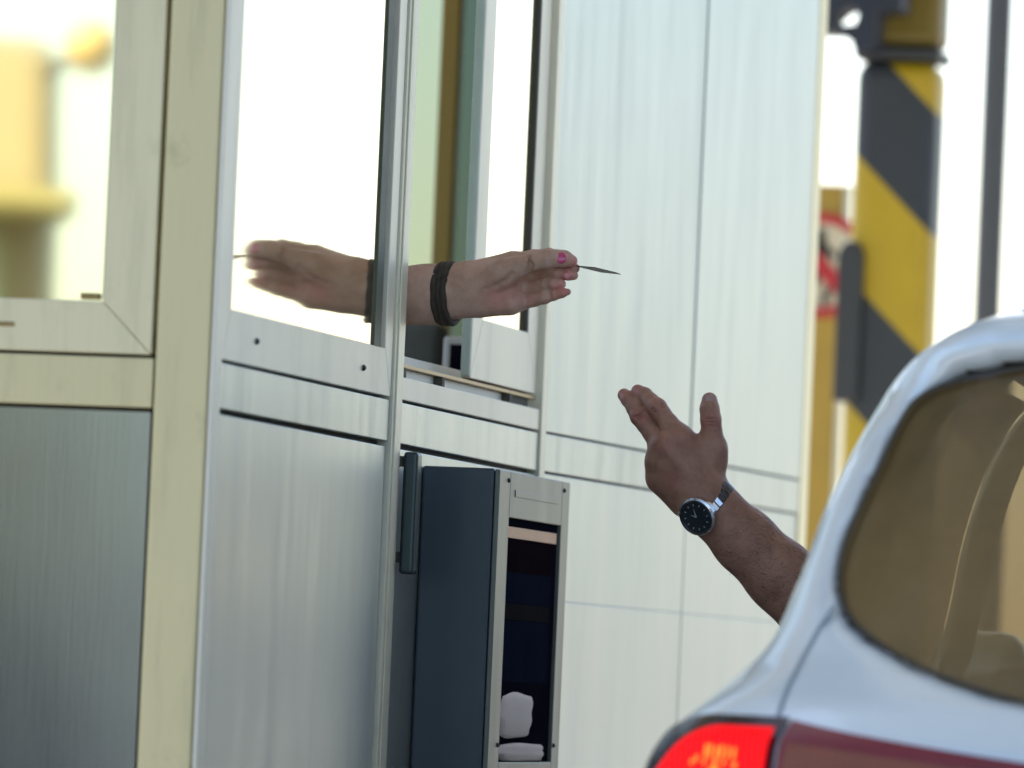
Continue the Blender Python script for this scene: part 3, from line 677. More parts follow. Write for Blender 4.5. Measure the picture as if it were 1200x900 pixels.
no = N(nt, 'ShaderNodeTexNoise', Scale=9.0, Detail=6.0); L(tc.outputs['Object'], no.inputs['Vector'])
y = N(nt, 'ShaderNodeMix', data_type='RGBA'); y.inputs[6].default_value = (.40, .26, .004, 1); y.inputs[7].default_value = (.50, .34, .007, 1); L(no.outputs['Fac'], y.inputs[0])
k = N(nt, 'ShaderNodeMix', data_type='RGBA'); k.inputs[6].default_value = (.017, .022, .029, 1); k.inputs[7].default_value = (.032, .038, .046, 1); L(no.outputs['Fac'], k.inputs[0])
mx = N(nt, 'ShaderNodeMix', data_type='RGBA'); L(gt.outputs[0], mx.inputs[0]); L(k.outputs[2], mx.inputs[6]); L(y.outputs[2], mx.inputs[7])
L(mx.outputs[2], b.inputs['Base Color']); b.inputs['Roughness'].default_value = .45
M['striped'] = m
YC = 13.2
def pc(x, y, Y=YC): return onY(x, y, Y)
xl = float(pc(1000, 150)[0]); xr = float(pc(1096, 150)[0]); cx = (xl+xr)/2; hw = (xr-xl)/2
col = thing('striped_column', 'tall canopy column wrapped in diagonal black and yellow warning stripes', 'column', (cx, YC+hw, .15))
zc = float(pc(1050, 62)[2])
bm = B(); wbox(bm, cx-hw, cx+hw, YC, YC+2*hw, .15, zc-.012)
st = obj('shaft', bm, M['striped'], col, bevel=.03, seg=4, smooth=False)
bm = B(); wbox(bm, cx-hw*.74, cx+hw, YC+.004, YC+2*hw, zc+.012, 5.42); obj('upper_shaft', bm, plain('mustard_paint', (.17, .115, .009), .5, var=.2, scale=6), col, bevel=.02, seg=3)
bm = B(); wbox(bm, cx-hw-.003, cx+hw+.003, YC-.004, YC+2*hw+.003, zc-.011, zc+.011); obj('collar', bm, M['rubber'], col, bevel=.005)
g0, g1 = pc(985, 470), pc(1013, 283)
bm = B(); gz0, gz1 = float(g0[2]), float(g1[2]); ga, gb_ = cx-hw-.014, float(pc(1010, 380)[0])
prof = [(ga, gz0), (gb_, gz0)] + [(gb_-.0 - (gb_-ga)*.5*(1-math.cos(t)), gz1-.03+.03*math.sin(t)) for t in np.linspace(0, PI, 10)]
prism(bm, [Vector((x, YC-.022, z)) for x, z in prof], [Vector((x, YC+.06, z)) for x, z in prof])
obj('corner_guard', bm, M['rubber'], col, bevel=.005)
# signal housing on the column with a rounded gap in its bracket
hx = lambda x, y: (float(pc(x, y, 13.1)[0]), float(pc(x, y, 13.1)[2]))
sig = thing('signal_housing', 'dark navy signal box on a curved bracket at the top of the striped column', 'signal', (*[hx(1000, 20)[0], 13.1], hx(1000, 20)[1]))
bm = B(); o1 = [hx(*q) for q in ((925, -120), (1062, -120), (1060, 13), (1032, 16), (1027, 58), (1005, 62), (1003, 52), (994, 44), (984, 40), (925, 38))]
o2 = [hx(*q) for q in ((981, 22), (990, 14), (1000, 9), (1008, 13), (1010, 22), (1006, 31), (990, 33), (983, 31))]
def holed(bm, outer, hole, y0, y1):
    loops = []
    for Y in (y0, y1):
        vo = [bm.verts.new((x, Y, z)) for x, z in outer]; vh = [bm.verts.new((x, Y, z)) for x, z in hole]
        es = [bm.edges.new((vv[i], vv[(i+1) % len(vv)])) for vv in (vo, vh) for i in range(len(vv))]
        bmesh.ops.triangle_fill(bm, edges=es, use_beauty=True); loops.append((vo, vh))
    for j in (0, 1):
        A_, B_ = loops[0][j], loops[1][j]; n = len(A_)
        for i in range(n): bm.faces.new((A_[i], A_[(i+1) % n], B_[(i+1) % n], B_[i]))
holed(bm, o1, o2, 13.06, 13.17); obj('housing', bm, M['navy'], sig)
bm = B(); c0 = hx(1040, -30); lathe(bm, [(.03, 0), (.032, .05), (.028, .05), (.02, .04)], (c0[0], 13.06, c0[1]), (0, -1, 0), 24); obj('lens_hood', bm, M['navy'], sig)

# yellow board with a no-pedestrians sign
YS = 14.6
def ps(x, y): q = onY(x, y, YS); return float(q[0]), float(q[2])
sx0, sx1 = ps(930, 300)[0], ps(990, 300)[0]; sz1 = ps(975, 215.5)[1]
board = thing('sign_board', 'yellow board with a red ringed no pedestrians sign between booth and striped column', 'sign', ((sx0+sx1)/2, YS, .15))
bm = B(); wbox(bm, sx0, sx1-.006, YS, YS+.03, .15, sz1); obj('board', bm, plain('board_yellow', (.42, .27, .04), .6, var=.3, scale=7), board, bevel=.004)
bm = B(); wbox(bm, sx1-.005, sx1+.004, YS-.006, YS+.036, .15, sz1); obj('edge_trim', bm, plain('pale_trim', (.62, .60, .42), .5), board, bevel=.002)
scx, scz = ps(962, 311); sr = .1015
def disc(r0, r1, y, n=64):
    bm = B()
    for i in range(n):
        a, b2 = 2*PI*i/n, 2*PI*(i+1)/n
        P = [(r0, a), (r1, a), (r1, b2), (r0, b2)] if r0 > 0 else [(0, 0), (r1, a), (r1, b2)]
        bm.faces.new([bm.verts.new((scx+r*math.cos(t), y, scz+r*math.sin(t))) for r, t in P])
    bmesh.ops.remove_doubles(bm, verts=list(bm.verts), dist=1e-6); bmesh.ops.solidify(bm, geom=list(bm.faces), thickness=.0015)
    return bm
obj('sign_face', disc(0, sr*.98, YS-.004), plain('sign_white', (.66, .58, .40), .5), board)
red = plain('sign_red', (.48, .02, .025), .45); blk = plain('sign_black', (.02, .025, .02), .5)
obj('red_ring', disc(sr*.80, sr, YS-.007), red, board)
bm = B(); d = .70*sr; wv = .11*sr
prism(bm, [Vector((scx+a*d+e*wv, YS-.0095, scz-a*d+e*wv)) for a, e in ((-1, -1), (1, -1), (1, 1), (-1, 1))], [Vector((scx+a*d+e*wv, YS-.0075, scz-a*d+e*wv)) for a, e in ((-1, -1), (1, -1), (1, 1), (-1, 1))])
obj('red_slash', bm, red, board)
bm = B()                                      # walking figure
lathe(bm, [(.013, 0), (.013, .0012)], (scx-.004, YS-.0065, scz+.058), (0, 1, 0), 20)
for a, b2, r in (((-.004, .048), (.004, .0), .011), ((.004, .0), (.022, -.030), .008), ((.022, -.03), (.010, -.07), .007), ((.004, 0), (-.012, -.035), .008), ((-.012, -.035), (-.030, -.066), .007), ((-.002, .044), (-.026, .014), .006), ((0, .044), (.024, .020), .006)):
    v = Vector((b2[0]-a[0], 0, b2[1]-a[1])).normalized(); nn = Vector((-v.z, 0, v.x))*r; A = Vector((scx+a[0], YS-.0066, scz+a[1]))-v*r; Bv = Vector((scx+b2[0], YS-.0066, scz+b2[1]))+v*r
    prism(bm, [A-nn, Bv-nn, Bv+nn, A+nn], [q+Vector((0, .0012, 0)) for q in (A-nn, Bv-nn, Bv+nn, A+nn)])
obj('walking_figure', bm, blk, board)
# slim grey pole
pa, pb = onY(1147, 300, 14.0), onY(1172, 300, 14.0)
pl_ = onY(1150, 180, 14.0); pr_ = onY(1178, 180, 14.0); pcx = float((pl_[0]+pr_[0])/2); pr = float((pr_[0]-pl_[0])/2)*1.12
pole = thing('grey_pole', 'slim dark grey pole rising beyond the car roof', 'pole', (pcx, 14.0, 0))
bm = B(); lathe(bm, [(pr, .02), (pr, 5.6)], (pcx, 14.0, 0), (0, 0, 1), 24); obj('shaft', bm, M['polegrey'], pole, smooth=False)
bm = B(); wbox(bm, pcx-.11, pcx+.11, 13.89, 14.11, .001, .02); obj('base_plate', bm, M['polegrey'], pole, bevel=.004)

# ================================================================== PEOPLE
AX = np.stack([R, U, -Fw], 1)                      # picture right, picture up, towards the camera
def skin(name, col, red, dark):
    m, nt, b = newmat(name); L = nt.links.new
    tc = N(nt, 'ShaderNodeTexCoord')
    n1 = N(nt, 'ShaderNodeTexNoise', Scale=45.0, Detail=6.0, Roughness=.65); L(tc.outputs['Object'], n1.inputs['Vector'])
    n2 = N(nt, 'ShaderNodeTexNoise', Scale=260.0, Detail=4.0); L(tc.outputs['Object'], n2.inputs['Vector'])
    vo = N(nt, 'ShaderNodeTexVoronoi', Scale=420.0, feature='DISTANCE_TO_EDGE'); L(tc.outputs['Object'], vo.inputs['Vector'])
    at_ = N(nt, 'ShaderNodeAttribute', attribute_name='tint')
    mx = N(nt, 'ShaderNodeMix', data_type='RGBA'); mx.inputs[6].default_value = (*dark, 1); mx.inputs[7].default_value = (*col, 1)
    mr = N(nt, 'ShaderNodeMapRange'); mr.inputs['From Min'].default_value = .3; mr.inputs['From Max'].default_value = .62; L(n1.outputs['Fac'], mr.inputs['Value'])
    L(mr.outputs[0], mx.inputs[0])
    m2 = N(nt, 'ShaderNodeMix', data_type='RGBA'); L(mx.outputs[2], m2.inputs[6]); m2.inputs[7].default_value = (*red, 1)
    L(at_.outputs['Fac'], m2.inputs[0]); L(m2.outputs[2], b.inputs['Base Color'])
    b.inputs['Roughness'].default_value = .46; b.inputs['Specular IOR Level'].default_value = .4
    b.inputs['Subsurface Weight'].default_value = .12; b.inputs['Subsurface Radius'].default_value = (.008, .003, .0015); b.inputs['Subsurface Scale'].default_value = 1.0
    ad = N(nt, 'ShaderNodeMath', operation='ADD'); L(n2.outputs['Fac'], ad.inputs[0]); L(vo.outputs['Distance'], ad.inputs[1])
    bpn = N(nt, 'ShaderNodeBump', Strength=.5, Distance=.0010); L(ad.outputs[0], bpn.inputs['Height']); L(bpn.outputs[0], b.inputs['Normal'])
    return m
def set_tint(me, loc, spots):
    t = np.zeros(len(loc))
    for c, r, s in spots: t = np.maximum(t, s*np.exp(-((loc-np.array(c))**2).sum(1)/(r*r)))
    ca = me.color_attributes.new('tint', 'FLOAT_COLOR', 'POINT')
    ca.data.foreach_set('color', np.stack([t, t, t, np.ones(len(t))], 1).astype(np.float32).ravel())
def merge(meshes, name):
    V, Q, T = [], [], []; off = 0
    for me in meshes:
        n = len(me.vertices); v = np.empty(n*3); me.vertices.foreach_get('co', v); V.append(v.reshape(-1, 3))
        Q += [[i+off for i in f.vertices] for f in me.polygons]
        c = np.zeros(n*4)
        if 'tint' in me.color_attributes: me.color_attributes['tint'].data.foreach_get('color', c)
        T.append(c); off += n
    o = bpy.data.meshes.new(name); o.from_pydata(np.concatenate(V).tolist(), [], Q); o.update()
    ca = o.color_attributes.new('tint', 'FLOAT_COLOR', 'POINT'); ca.data.foreach_set('color', np.concatenate(T).astype(np.float32))
    return o
def torso(name, root, sh, face, shirtmat, hairmat, skinmat, elbow, female=False):
    """head, shirt with sleeve to above the elbow; sh = shoulder of the reaching arm, face = unit facing direction"""
    f = np.array([face[0], face[1], 0.0]); lft = np.array([-f[1], f[0], 0.0]); up = np.array([0, 0, 1.0]); sh = np.array(sh); elbow = np.array(elbow)
    mid = sh - lft*.185; o2 = mid - lft*.185
    G = Grid(np.minimum.reduce([sh, o2, elbow, mid-up*.62])-.17, np.maximum.reduce([sh, o2, elbow, mid+up*.1])+.17, .008)
    G.add(mid-up*.50, mid-up*.10, .150, .165, .05); G.add(mid-lft*.09-up*.14, mid+lft*.09-up*.14, .115, .115, .06)
    G.add(sh-lft*.02, o2+lft*.02, .062, .062, .06); G.add(mid+up*.01, mid+up*.06, .075, .062, .03)
    G.add(sh, sh+(elbow-sh)*.72, .066, .060, .03)
    e2 = o2 - up*.26 + f*.05; G.add(o2, e2, .064, .056, .03)
    me, _ = G.mesh('shirt'); place('shirt', me, shirtmat, root, smooth=True)
    h = mid + up*.235 + f*.03
    G = Grid(h-np.array([.16, .16, .26]), h+np.array([.16, .16, .16]), .0035)
    G.add(h+up*.035-f*.012, h+up*.03+f*.01, .088, .086, .03); G.add(h-up*.01+f*.03, h-up*.062+f*.047, .064, .042, .03)
    G.add(h-up*.22, h-up*.05, .056, .054, .03)
    G.add(h+up*.012+f*.088, h-up*.022+f*.104, .009, .014, .012)                # nose
    G.add(h-up*.050+f*.088-lft*.016, h-up*.050+f*.088+lft*.016, .010, .010, .006)  # mouth
    for s in (-1, 1):
        G.sub(h+up*.010+lft*.032*s+f*.094, h+up*.010+lft*.034*s+f*.096, .015, .015, .012)
        G.add(h+up*.010+lft*.032*s+f*.072, h+up*.010+lft*.032*s+f*.073, .0125, .0125, .002)
        G.add(h+up*.005+lft*.083*s-f*.01, h-up*.025+lft*.083*s-f*.005, .017, .011, .006)
    hm, loc = G.mesh('head'); set_tint(hm, loc, [((h-up*.05+f*.095), .02, .8)])
    G = Grid(h-np.array([.18, .18, .30]), h+np.array([.18, .18, .18]), .005)
    G.add(h+up*.045-f*.022, h+up*.04-f*.005, .100, .096, .03)
    if female: G.add(h+up*.02-f*.05, h-up*.14-f*.07, .085, .06, .04)
    G.sub(h-up*.05+f*.12, h+up*.005+f*.11, .085, .06, .02)
    me, _ = G.mesh('hair'); place('hair', me, hairmat, root, smooth=True)
    return hm
M['skin_w'] = skin('skin_attendant', (.60, .385, .305), (.60, .19, .17), (.44, .265, .19))
M['skin_m'] = skin('skin_driver', (.43, .235, .170), (.40, .14, .115), (.28, .14, .098))
hair = plain('dark_hair', (.03, .02, .014), .5, bump=.4, scale=80, stretch=(1, 1, .1))

# ---- attendant: left hand reaching out of the sliding window, palm towards the camera, thumb on top
D1 = 8.84; O1 = at(479, 348, D1)
def W(x, y, c=0.0): return np.array([(x-479)*D1/F, (348-y)*D1/F, c + (x-479)*D1/F*.197])
g = Grid((-.36, -.075, -.12), (.225, .080, .090), .0011, O1, AX)
elb = W(190, 356, 0)
g.add(elb, W(400, 349), .047, .041, .01, .85); g.add(W(400, 349), W(505, 345), .041, .0305, .02, .80); g.add(W(505, 345), W(541, 341), .0305, .0275, .02, .74)
for m_, c_, r_ in (((600, 311), -.010, .0155), ((600, 323), -.014, .0145), ((599, 338), -.011, .0140), ((598, 353), -.004, .0140)):
    g.add(W(553, 336 + (m_[1]-330)*.45, -.003), W(*m_, c_), .019, r_, .014)
g.add(W(541, 341), W(560, 340, -.002), .0275, .024, .014, .78)
g.add(W(560, 331, .008), W(592, 321, .014), .0165, .0165, .012)                # thenar
g.add(W(562, 355, .003), W(598, 355, .006), .0138, .0120, .012)                # hypothenar
thumb = [(W(572, 330, .010), .0148), (W(590, 320, .018), .0138), (W(606, 314, .023), .0122), (W(624, 308.5, .025), .0098), (W(640, 304.5, .023), .0108), (W(652, 303.5, .018), .0094), (W(661, 304.2, .013), .0093), (W(669.5, 306.5, .008), .0070)]
index = [(W(602, 309, -.012), .0125), (W(625, 303, -.016), .0098), (W(643, 301, -.016), .0097), (W(657, 306, -.010), .0080), (W(668, 312, -.004), .0072), (W(673, 315, -.002), .0060)]
middle = [(W(600, 323, -.014), .0115), (W(615, 324.5, -.016), .0090), (W(628, 323.5, -.018), .0083), (W(643, 320.5, -.008), .0086), (W(654, 320.5, .002), .0072), (W(666, 322, .004), .0068), (W(672, 323.5, .003), .0052)]
ring = [(W(599, 338, -.012), .0115), (W(614, 338.5, -.012), .0088), (W(628, 337, -.008), .0081), (W(641, 334, .004), .0084), (W(649, 333.5, .010), .0070), (W(655, 333.5, .010), .0062), (W(658, 333.5, .007), .0050)]
pinky = [(W(597, 353, -.004), .0118), (W(612, 354, -.004), .0092), (W(626, 351.5, -.001), .0078), (W(638, 348.5, .004), .0077), (W(649, 345.8, .008), .0064), (W(658, 343.8, .010), .0055), (W(665, 342.6, .011), .0038)]
g.join([g.finger(thumb, .009, .004), g.finger(index, .006), g.finger(middle, .005), g.finger(ring, .005), g.finger(pinky, .006)])
for pts in ([(600, 322, .034), (592, 331, .031), (582, 337, .029), (570, 340, .027)], [(612, 329, .020), (606, 338, .021), (596, 344, .022), (586, 347, .022)], [(621, 330, .0085), (622, 336, .0085)], [(617, 340, .010), (618, 350, .014)], [(642, 340, .014), (643, 351, .0165)], [(621, 303, .030), (622, 311, .0325), (620, 318, .030)]):
    for a_, b_ in zip(pts[:-1], pts[1:]): g.sub(W(*a_), W(*b_), .0019, .0019, .005)
for y_, c_ in ((336, .0215), (345, .0215)):                                      # wrist tendons
    g.add(W(515, y_, c_+.001), W(550, y_-1, c_-.004), .0028, .0022, .008)
me, loc = g.mesh('arm')
set_tint(me, loc, [(W(582, 349, .02), .016, .5), (W(668, 306, .008), .012, .9), (W(664, 325, .012), .010, .9), (W(658, 340, .015), .012, .8), (W(622, 352, .012), .014, .4), (W(600, 343, .018), .014, .4)])
p1 = thing('person', 'arm of booth attendant reaching out of the window with pink nails and dark bracelet', 'person', (-2.42, 8.66, .2))
sh1 = np.array([-2.40, 8.78, 1.56]); el1 = O1 + AX @ elb
G = Grid(np.minimum(sh1, el1)-.09, np.maximum(sh1, el1)+.09, .0025); G.add(el1, sh1, .046, .056, .01); ua, _ = G.mesh('ua')
shirt1 = plain('attendant_shirt', (.10, .13, .20), .8, bump=.3, scale=60)
hm = torso('head', p1, sh1, (1, 0), shirt1, hair, M['skin_w'], el1, True)
place('body', merge([me, ua, hm], 'body'), M['skin_w'], p1, smooth=True)
M['nail'] = plain('pink_nail', (.62, .055, .20), .16, coat=.6, var=.04); M['nail2'] = plain('pale_pink_nail', (.60, .20, .22), .2, coat=.5, var=.05)
def blob(name, c, ra, rb, rc, n, mat, parent, o, tw=0.0):
    """flattened ellipsoid with its thin axis along n (local picture axes)"""
    n = np.array(n, float); n /= np.linalg.norm(n); e1 = np.cross([0, 1, 0], n); e1 /= np.linalg.norm(e1); e2 = np.cross(n, e1)
    e1, e2 = e1*math.cos(tw)+e2*math.sin(tw), e2*math.cos(tw)-e1*math.sin(tw)
    bm = B(); bmesh.ops.create_uvsphere(bm, u_segments=24, v_segments=14, radius=1)
    for v in bm.verts:
        q = np.array(c)+e1*v.co.x*ra+e2*v.co.y*rb+n*v.co.z*rc; v.co = Vector(o + AX @ q)
    return obj(name, bm, mat, parent, smooth=True)
blob('nail', W(657.0, 303.2, .0252), .0064, .0066, .0022, (.1, .2, 1), M['nail'], p1, O1, -.1)
blob('nail', W(664.5, 323.2, .0108), .0050, .0048, .0020, (.25, .1, 1), M['nail2'], p1, O1, .3)
# bracelet of three dark cords
br = None
for k, dx in enumerate((-5.5, 0, 5.5)):
    pts = []
    for i in range(49):
        t = 2*PI*i/48; pts.append(O1 + AX @ (W(524.5+dx - 11*math.sin(t) + .4*math.sin(9*t+k*2.1), 344.5 - 34.0*math.cos(t), 0) + np.array([0, 0, .0262*math.sin(t)+.0006*math.cos(9*t+k*2.1)])))
    bm = B(); tube(bm, pts, .0042, 8, cap=False)
    if k == 0: M['cord'] = plain('dark_cord', (.045, .034, .024), .7, bump=.5, scale=200)
    o = obj('bracelet' if br is None else 'cord', bm, M['cord'], p1 if br is None else br, smooth=True)
    br = br or o
# dark slip held between thumb and fingers, seen almost edge on
bm = B(); Q = [(672, 312.2, .002), (697, 314.6, .012), (722, 320.8, .006), (727, 322.6, -.002), (704, 319.8, -.014)]
P0 = [O1 + AX @ W(*q) for q in Q]; P1_ = [v + U*.0007 for v in P0]
prism(bm, [Vector(v) for v in P0], [Vector(v) for v in P1_])
tag(rebase(obj('card', bm, plain('dark_card', (.02, .026, .03), .35)), Vector(P0[0])), 'thin dark card pinched between thumb and finger of the attendant', 'card')

# ---- driver: left hand held out of the car, back of the hand and wristwatch towards the camera
D2 = 8.93; O2 = at(835, 597, D2)
def V(x, y, c=0.0): return np.array([(x-835)*D2/F, (597-y)*D2/F, c])
g = Grid((-.135, -.30, -.10), (.29, .165, .075), .0012, O2, AX)
elb2 = V(1045, 822, -.01)
g.add(elb2, V(977, 741, -.004), .046, .0455, .01, .9); g.add(V(977, 741, -.004), V(914, 674, 0), .0445, .0378, .02, .90)
g.add(V(914, 674, 0), V(873, 634, 0), .0378, .0340, .02, .80); g.add(V(873, 634, 0), V(838, 599, 0), .0340, .0308, .02, .74)
g.add(V(838, 599), V(822, 580, .001), .0300, .0275, .016, .72)
mc = [((797, 514), .004, .0165), ((779, 522), .006, .0165), ((772, 541), -.004, .0160), ((775, 561), -.014, .0150)]
for (x, y), c, r in mc: g.add(V(823+(x-785)*.25, 581+(y-535)*.15, .002), V(x, y, c), .0195, r, .016)
g.add(V(828, 572, -.004), V(836, 530, -.004), .0185, .0135, .014)               # thumb metacarpal
g.add(V(800, 590, -.010), V(777, 562, -.016), .014, .014, .014)                  # little-finger side
g.add(V(818, 536, -.010), V(806, 524, -.008), .012, .012, .016)                  # web
index = [(V(797, 514, .007), .0140), (V(784, 496.5, .001), .0112), (V(776, 486, -.004), .0108), (V(770, 478, -.008), .0117), (V(763, 470.5, -.016), .0096), (V(756, 464, -.025), .0097), (V(748, 458.5, -.034), .0080)]
middle = [(V(776, 525, .000), .0135), (V(764, 507, -.008), .0108), (V(756.5, 497, -.012), .0103), (V(749.8, 487.8, -.016), .0112), (V(744.5, 479.5, -.022), .0093), (V(743.5, 475.5, -.025), .0097), (V(737.5, 468, -.031), .0093), (V(732, 463, -.037), .0078)]
ring = [(V(774, 541, -.008), .0138), (V(773, 533, -.028), .0114), (V(772, 530, -.046), .0108), (V(776, 530, -.060), .0098), (V(778, 530, -.064), .0080)]
pinky = [(V(774, 560, -.016), .0125), (V(774, 553, -.034), .0104), (V(775, 550, -.049), .0096), (V(777, 551, -.062), .0086), (V(786, 553, -.064), .0070)]
thumb = [(V(836, 538, -.004), .0150), (V(836.5, 522, -.002), .0132), (V(834.5, 506, .001), .0114), (V(833, 492, .003), .0118), (V(831.5, 479, .002), .0110), (V(831.5, 469, -.001), .0092)]
g.join([g.finger(index, .007), g.finger(middle, .007), g.finger(ring, .009), g.finger(pinky, .009), g.finger(thumb, .014, .004)])
for (x, y), c, r in mc[:3]:                                                      # knuckles and tendons
    g.add(V(x, y, c+r-.0075), V(x-2, y-3, c+r-.009), .0085, .0075, .008)
    g.add(V(824+(x-785)*.2, 578+(y-535)*.1, .0195), V(x+2, y+4, c+r-.002), .0024, .0030, .008)
for pts in ([(808, 572, .0195), (797, 556, .0185), (792, 540, .0178), (783, 530, .018)], [(820, 566, .0185), (812, 548, .0165), (806, 532, .014)]):
    for a_, b_ in zip(pts[:-1], pts[1:]): g.add(V(*a_), V(*b_), .0022, .0022, .006)
for a_, b_ in (((764, 480, .0022), (776, 474, .0012)), ((766.5, 483.5, .0032), (778, 477, .0022)), ((744.5, 489, -.0062), (756, 483, -.0062)), ((746.5, 492, -.0052), (758, 486, -.0052)), ((825, 491, .0148), (842, 491, .0148)), ((825, 495, .0145), (842, 495, .0145)), ((825, 499, .0142), (842, 499, .0142))):
    g.sub(V(*a_), V(*b_), .0009, .0009, .0022)
me, loc = g.mesh('arm')
vn = np.empty(len(me.vertices)*3); me.vertices.foreach_get('normal', vn); arm_n = vn.reshape(-1, 3) @ AX; arm_p = loc.copy()
set_tint(me, loc, [(V(797, 512, .018), .012, .4), (V(778, 520, .02), .012, .4), (V(771, 478, -.004), .010, .8), (V(750, 487, -.002), .010, .8), (V(833, 494, .014), .012, .7), (V(747, 459, -.03), .010, .8), (V(731, 463, -.03), .010, .6), (V(790, 560, .015), .016, .4)])
p2 = thing('person', 'arm of driver stretched out of the car window with a dark wristwatch', 'person', (-.80, 9.2, .5))
el2 = O2 + AX @ elb2; sh2 = np.array([-.985, 9.17, 1.03])
G = Grid(np.minimum(sh2, el2)-.09, np.maximum(sh2, el2)+.09, .0025); G.add(el2, sh2, .047, .055, .01); ua, _ = G.mesh('ua')
hm = torso('head', p2, sh2, (0, 1), plain('driver_shirt', (.05, .055, .07), .85, bump=.3, scale=60), hair, M['skin_m'], el2)
place('body', merge([me, ua, hm], 'body'), M['skin_m'], p2, smooth=True)
M['nail_m'] = plain('nail_natural', (.42, .25, .22), .3, coat=.4)
blob('nail', V(831.5, 468, .0082), .0052, .0068, .0015, (0, .25, 1), M['nail_m'], p2, O2)
blob('nail', V(748.2, 460.5, -.0300), .0038, .0052, .0012, (.2, .6, .8), M['nail_m'], p2, O2, .5)
for (x_, y_, c_), n_x in (((731.5, 464.5, -.0295), (-.3, .3, .8)),):
    blob('nail', V(x_, y_, c_), .0035, .0050, .0012, n_x, M['nail_m'], p2, O2, .5)
# arm hair
bm = B()
tv = np.array([-.68, .73, 0]); sv = np.array([.73, .68, 0])
tt = -((arm_p - V(838, 599)) @ tv); pick = np.where((tt > .028) & (tt < .17) & (arm_n[:, 2] > -.25))[0]
for i in rng.choice(pick, 800, replace=False):
    n0 = arm_n[i]; n0 = n0/np.linalg.norm(n0)
    dr = tv*rng.uniform(-.1, .6) + sv*rng.uniform(-.9, .2); dr = dr - n0*(dr@n0); dr = dr/np.linalg.norm(dr) + n0*rng.uniform(.03, .22); dr /= np.linalg.norm(dr)
    ln = rng.uniform(.004, .011); w_ = np.cross(dr, n0); w_ /= np.linalg.norm(w_)
    P = [arm_p[i]-w_*.00018, arm_p[i]+w_*.00018, arm_p[i]+dr*ln]
    bm.faces.new([bm.verts.new(Vector(O2 + AX @ q)) for q in P])
hr = obj('arm_hair', bm, plain('arm_hair', (.035, .022, .016), .6), p2); hr['kind'] = 'stuff'
# wristwatch
n_ = np.array([0, 0, .80]) - sv*.54 + tv*.10; n_ /= np.linalg.norm(n_); tw0 = tv - n_*(tv@n_); tw0 /= np.linalg.norm(tw0); side = np.cross(n_, tw0)
wc = V(838, 599) + tv*(-.002); ws, wcn = .0315, .0240
ctr = V(820.5, 602.0) ; ctr[2] = 0; ctr = ctr - n_*(ctr-wc).dot(n_)*0
ctr = wc + tv*((ctr-wc).dot(tv)) + sv*(-.0155) + np.array([0, 0, .0215]) + n_*.0042
wo = lambda q: Vector(O2 + AX @ q)
M['steel_dark'] = plain('dark_steel', (.10, .105, .115), .22, .9, var=.2); M['steel_br'] = plain('bright_steel', (.62, .64, .68), .18, 1.0)
M['dial'] = plain('blue_black_dial', (.012, .018, .032), .3, coat=.25, var=.3, scale=200); M['hand'] = plain('pale_hand', (.42, .46, .42), .4)
K = 1.09
bm = B(); lathe(bm, [(.0170*K, -.009), (.0205*K, -.004), (.0212*K, .0045), (.0190*K, .0062), (.0175*K, .0064), (.0172*K, .0052)], wo(ctr), Vector(AX @ n_), 48)
case = obj('watch', bm, M['steel_br'], p2, smooth=False)
bm = B(); lathe(bm, [(.0174*K, .0050), (.0172*K, .0055)], wo(ctr), Vector(AX @ n_), 48); obj('dial', bm, M['dial'], case)
bm = B(); lathe(bm, [(.0176*K, .0052), (.0192*K, .0050), (.0190*K, .0066), (.0178*K, .0072), (.0176*K, .0052)], wo(ctr), Vector(AX @ n_), 48)
obj('bezel', bm, M['dial'], case)
for ang, ln in ((2.0, .0105), (1.0, .0075)):
    d_ = side*math.cos(ang) + tw0*math.sin(ang); e_ = np.cross(n_, d_); bm = B(); h0 = ctr + n_*.0058
    prism(bm, [wo(h0 - e_*.0009), wo(h0 + d_*ln), wo(h0 + e_*.0009)], [wo(h0 - e_*.0009 + n_*.0004), wo(h0 + d_*ln + n_*.0004), wo(h0 + e_*.0009 + n_*.0004)])
    obj('watch_hand', bm, M['hand'], case)
for i in range(12):
    t = 2*PI*i/12; d_ = side*math.cos(t) + tw0*math.sin(t); e_ = np.cross(n_, d_); bm = B(); h0 = ctr + n_*.0056 + d_*.0135*K
    q4 = [h0 + d_*a_ + e_*b_ for a_, b_ in ((-.0012, -.0005), (.0012, -.0005), (.0012, .0005), (-.0012, .0005))]
    prism(bm, [wo(q) for q in q4], [wo(q+n_*.0004) for q in q4]); obj('hour_mark', bm, M['hand'], case)
bm = B()                                         # polished end piece beside the dial
th0 = math.atan2(-.0155/ws, .0215/wcn)
def ring_pt(th, dt, lift): return wc + tv*(.0165+dt) + sv*math.sin(th)*(ws+lift) + np.array([0, 0, 1])*math.cos(th)*(wcn+lift)
strap = None
for i in range(26):
    th = th0 + .60 + (2*PI-1.20)*i/26; tw_ = (2*PI-1.20)/26*.43
    first = i == 0
    hw_ = .0150 - .0040*min(1, i/4, (25-i)/4)
    bm = B(); q = [(th-tw_, -hw_), (th+tw_, -hw_), (th+tw_, hw_), (th-tw_, hw_)]
    prism(bm, [wo(ring_pt(a_, b_, .0006)) for a_, b_ in q], [wo(ring_pt(a_, b_, .0036)) for a_, b_ in q])
    o = obj('strap' if first else 'strap_link', bm, M['steel_br'] if i in (0, 1, 24, 25) else M['steel_dark'], p2 if first else strap, bevel=.0005)
    if first: strap = o

EXPO = 1.42
# ------------------------------------------------------------------ unseen canopy, added and trimmed to shade booth, car and hands
can = thing('toll_canopy', 'flat white canopy roof spanning the toll lanes overhead', 'canopy', (4, 7, 5.4))
bm = B(); wbox(bm, -3.3, 12, 1.8, 13.2, 5.4, 5.9); obj('roof', bm, M['canopy'], can, bevel=.03)
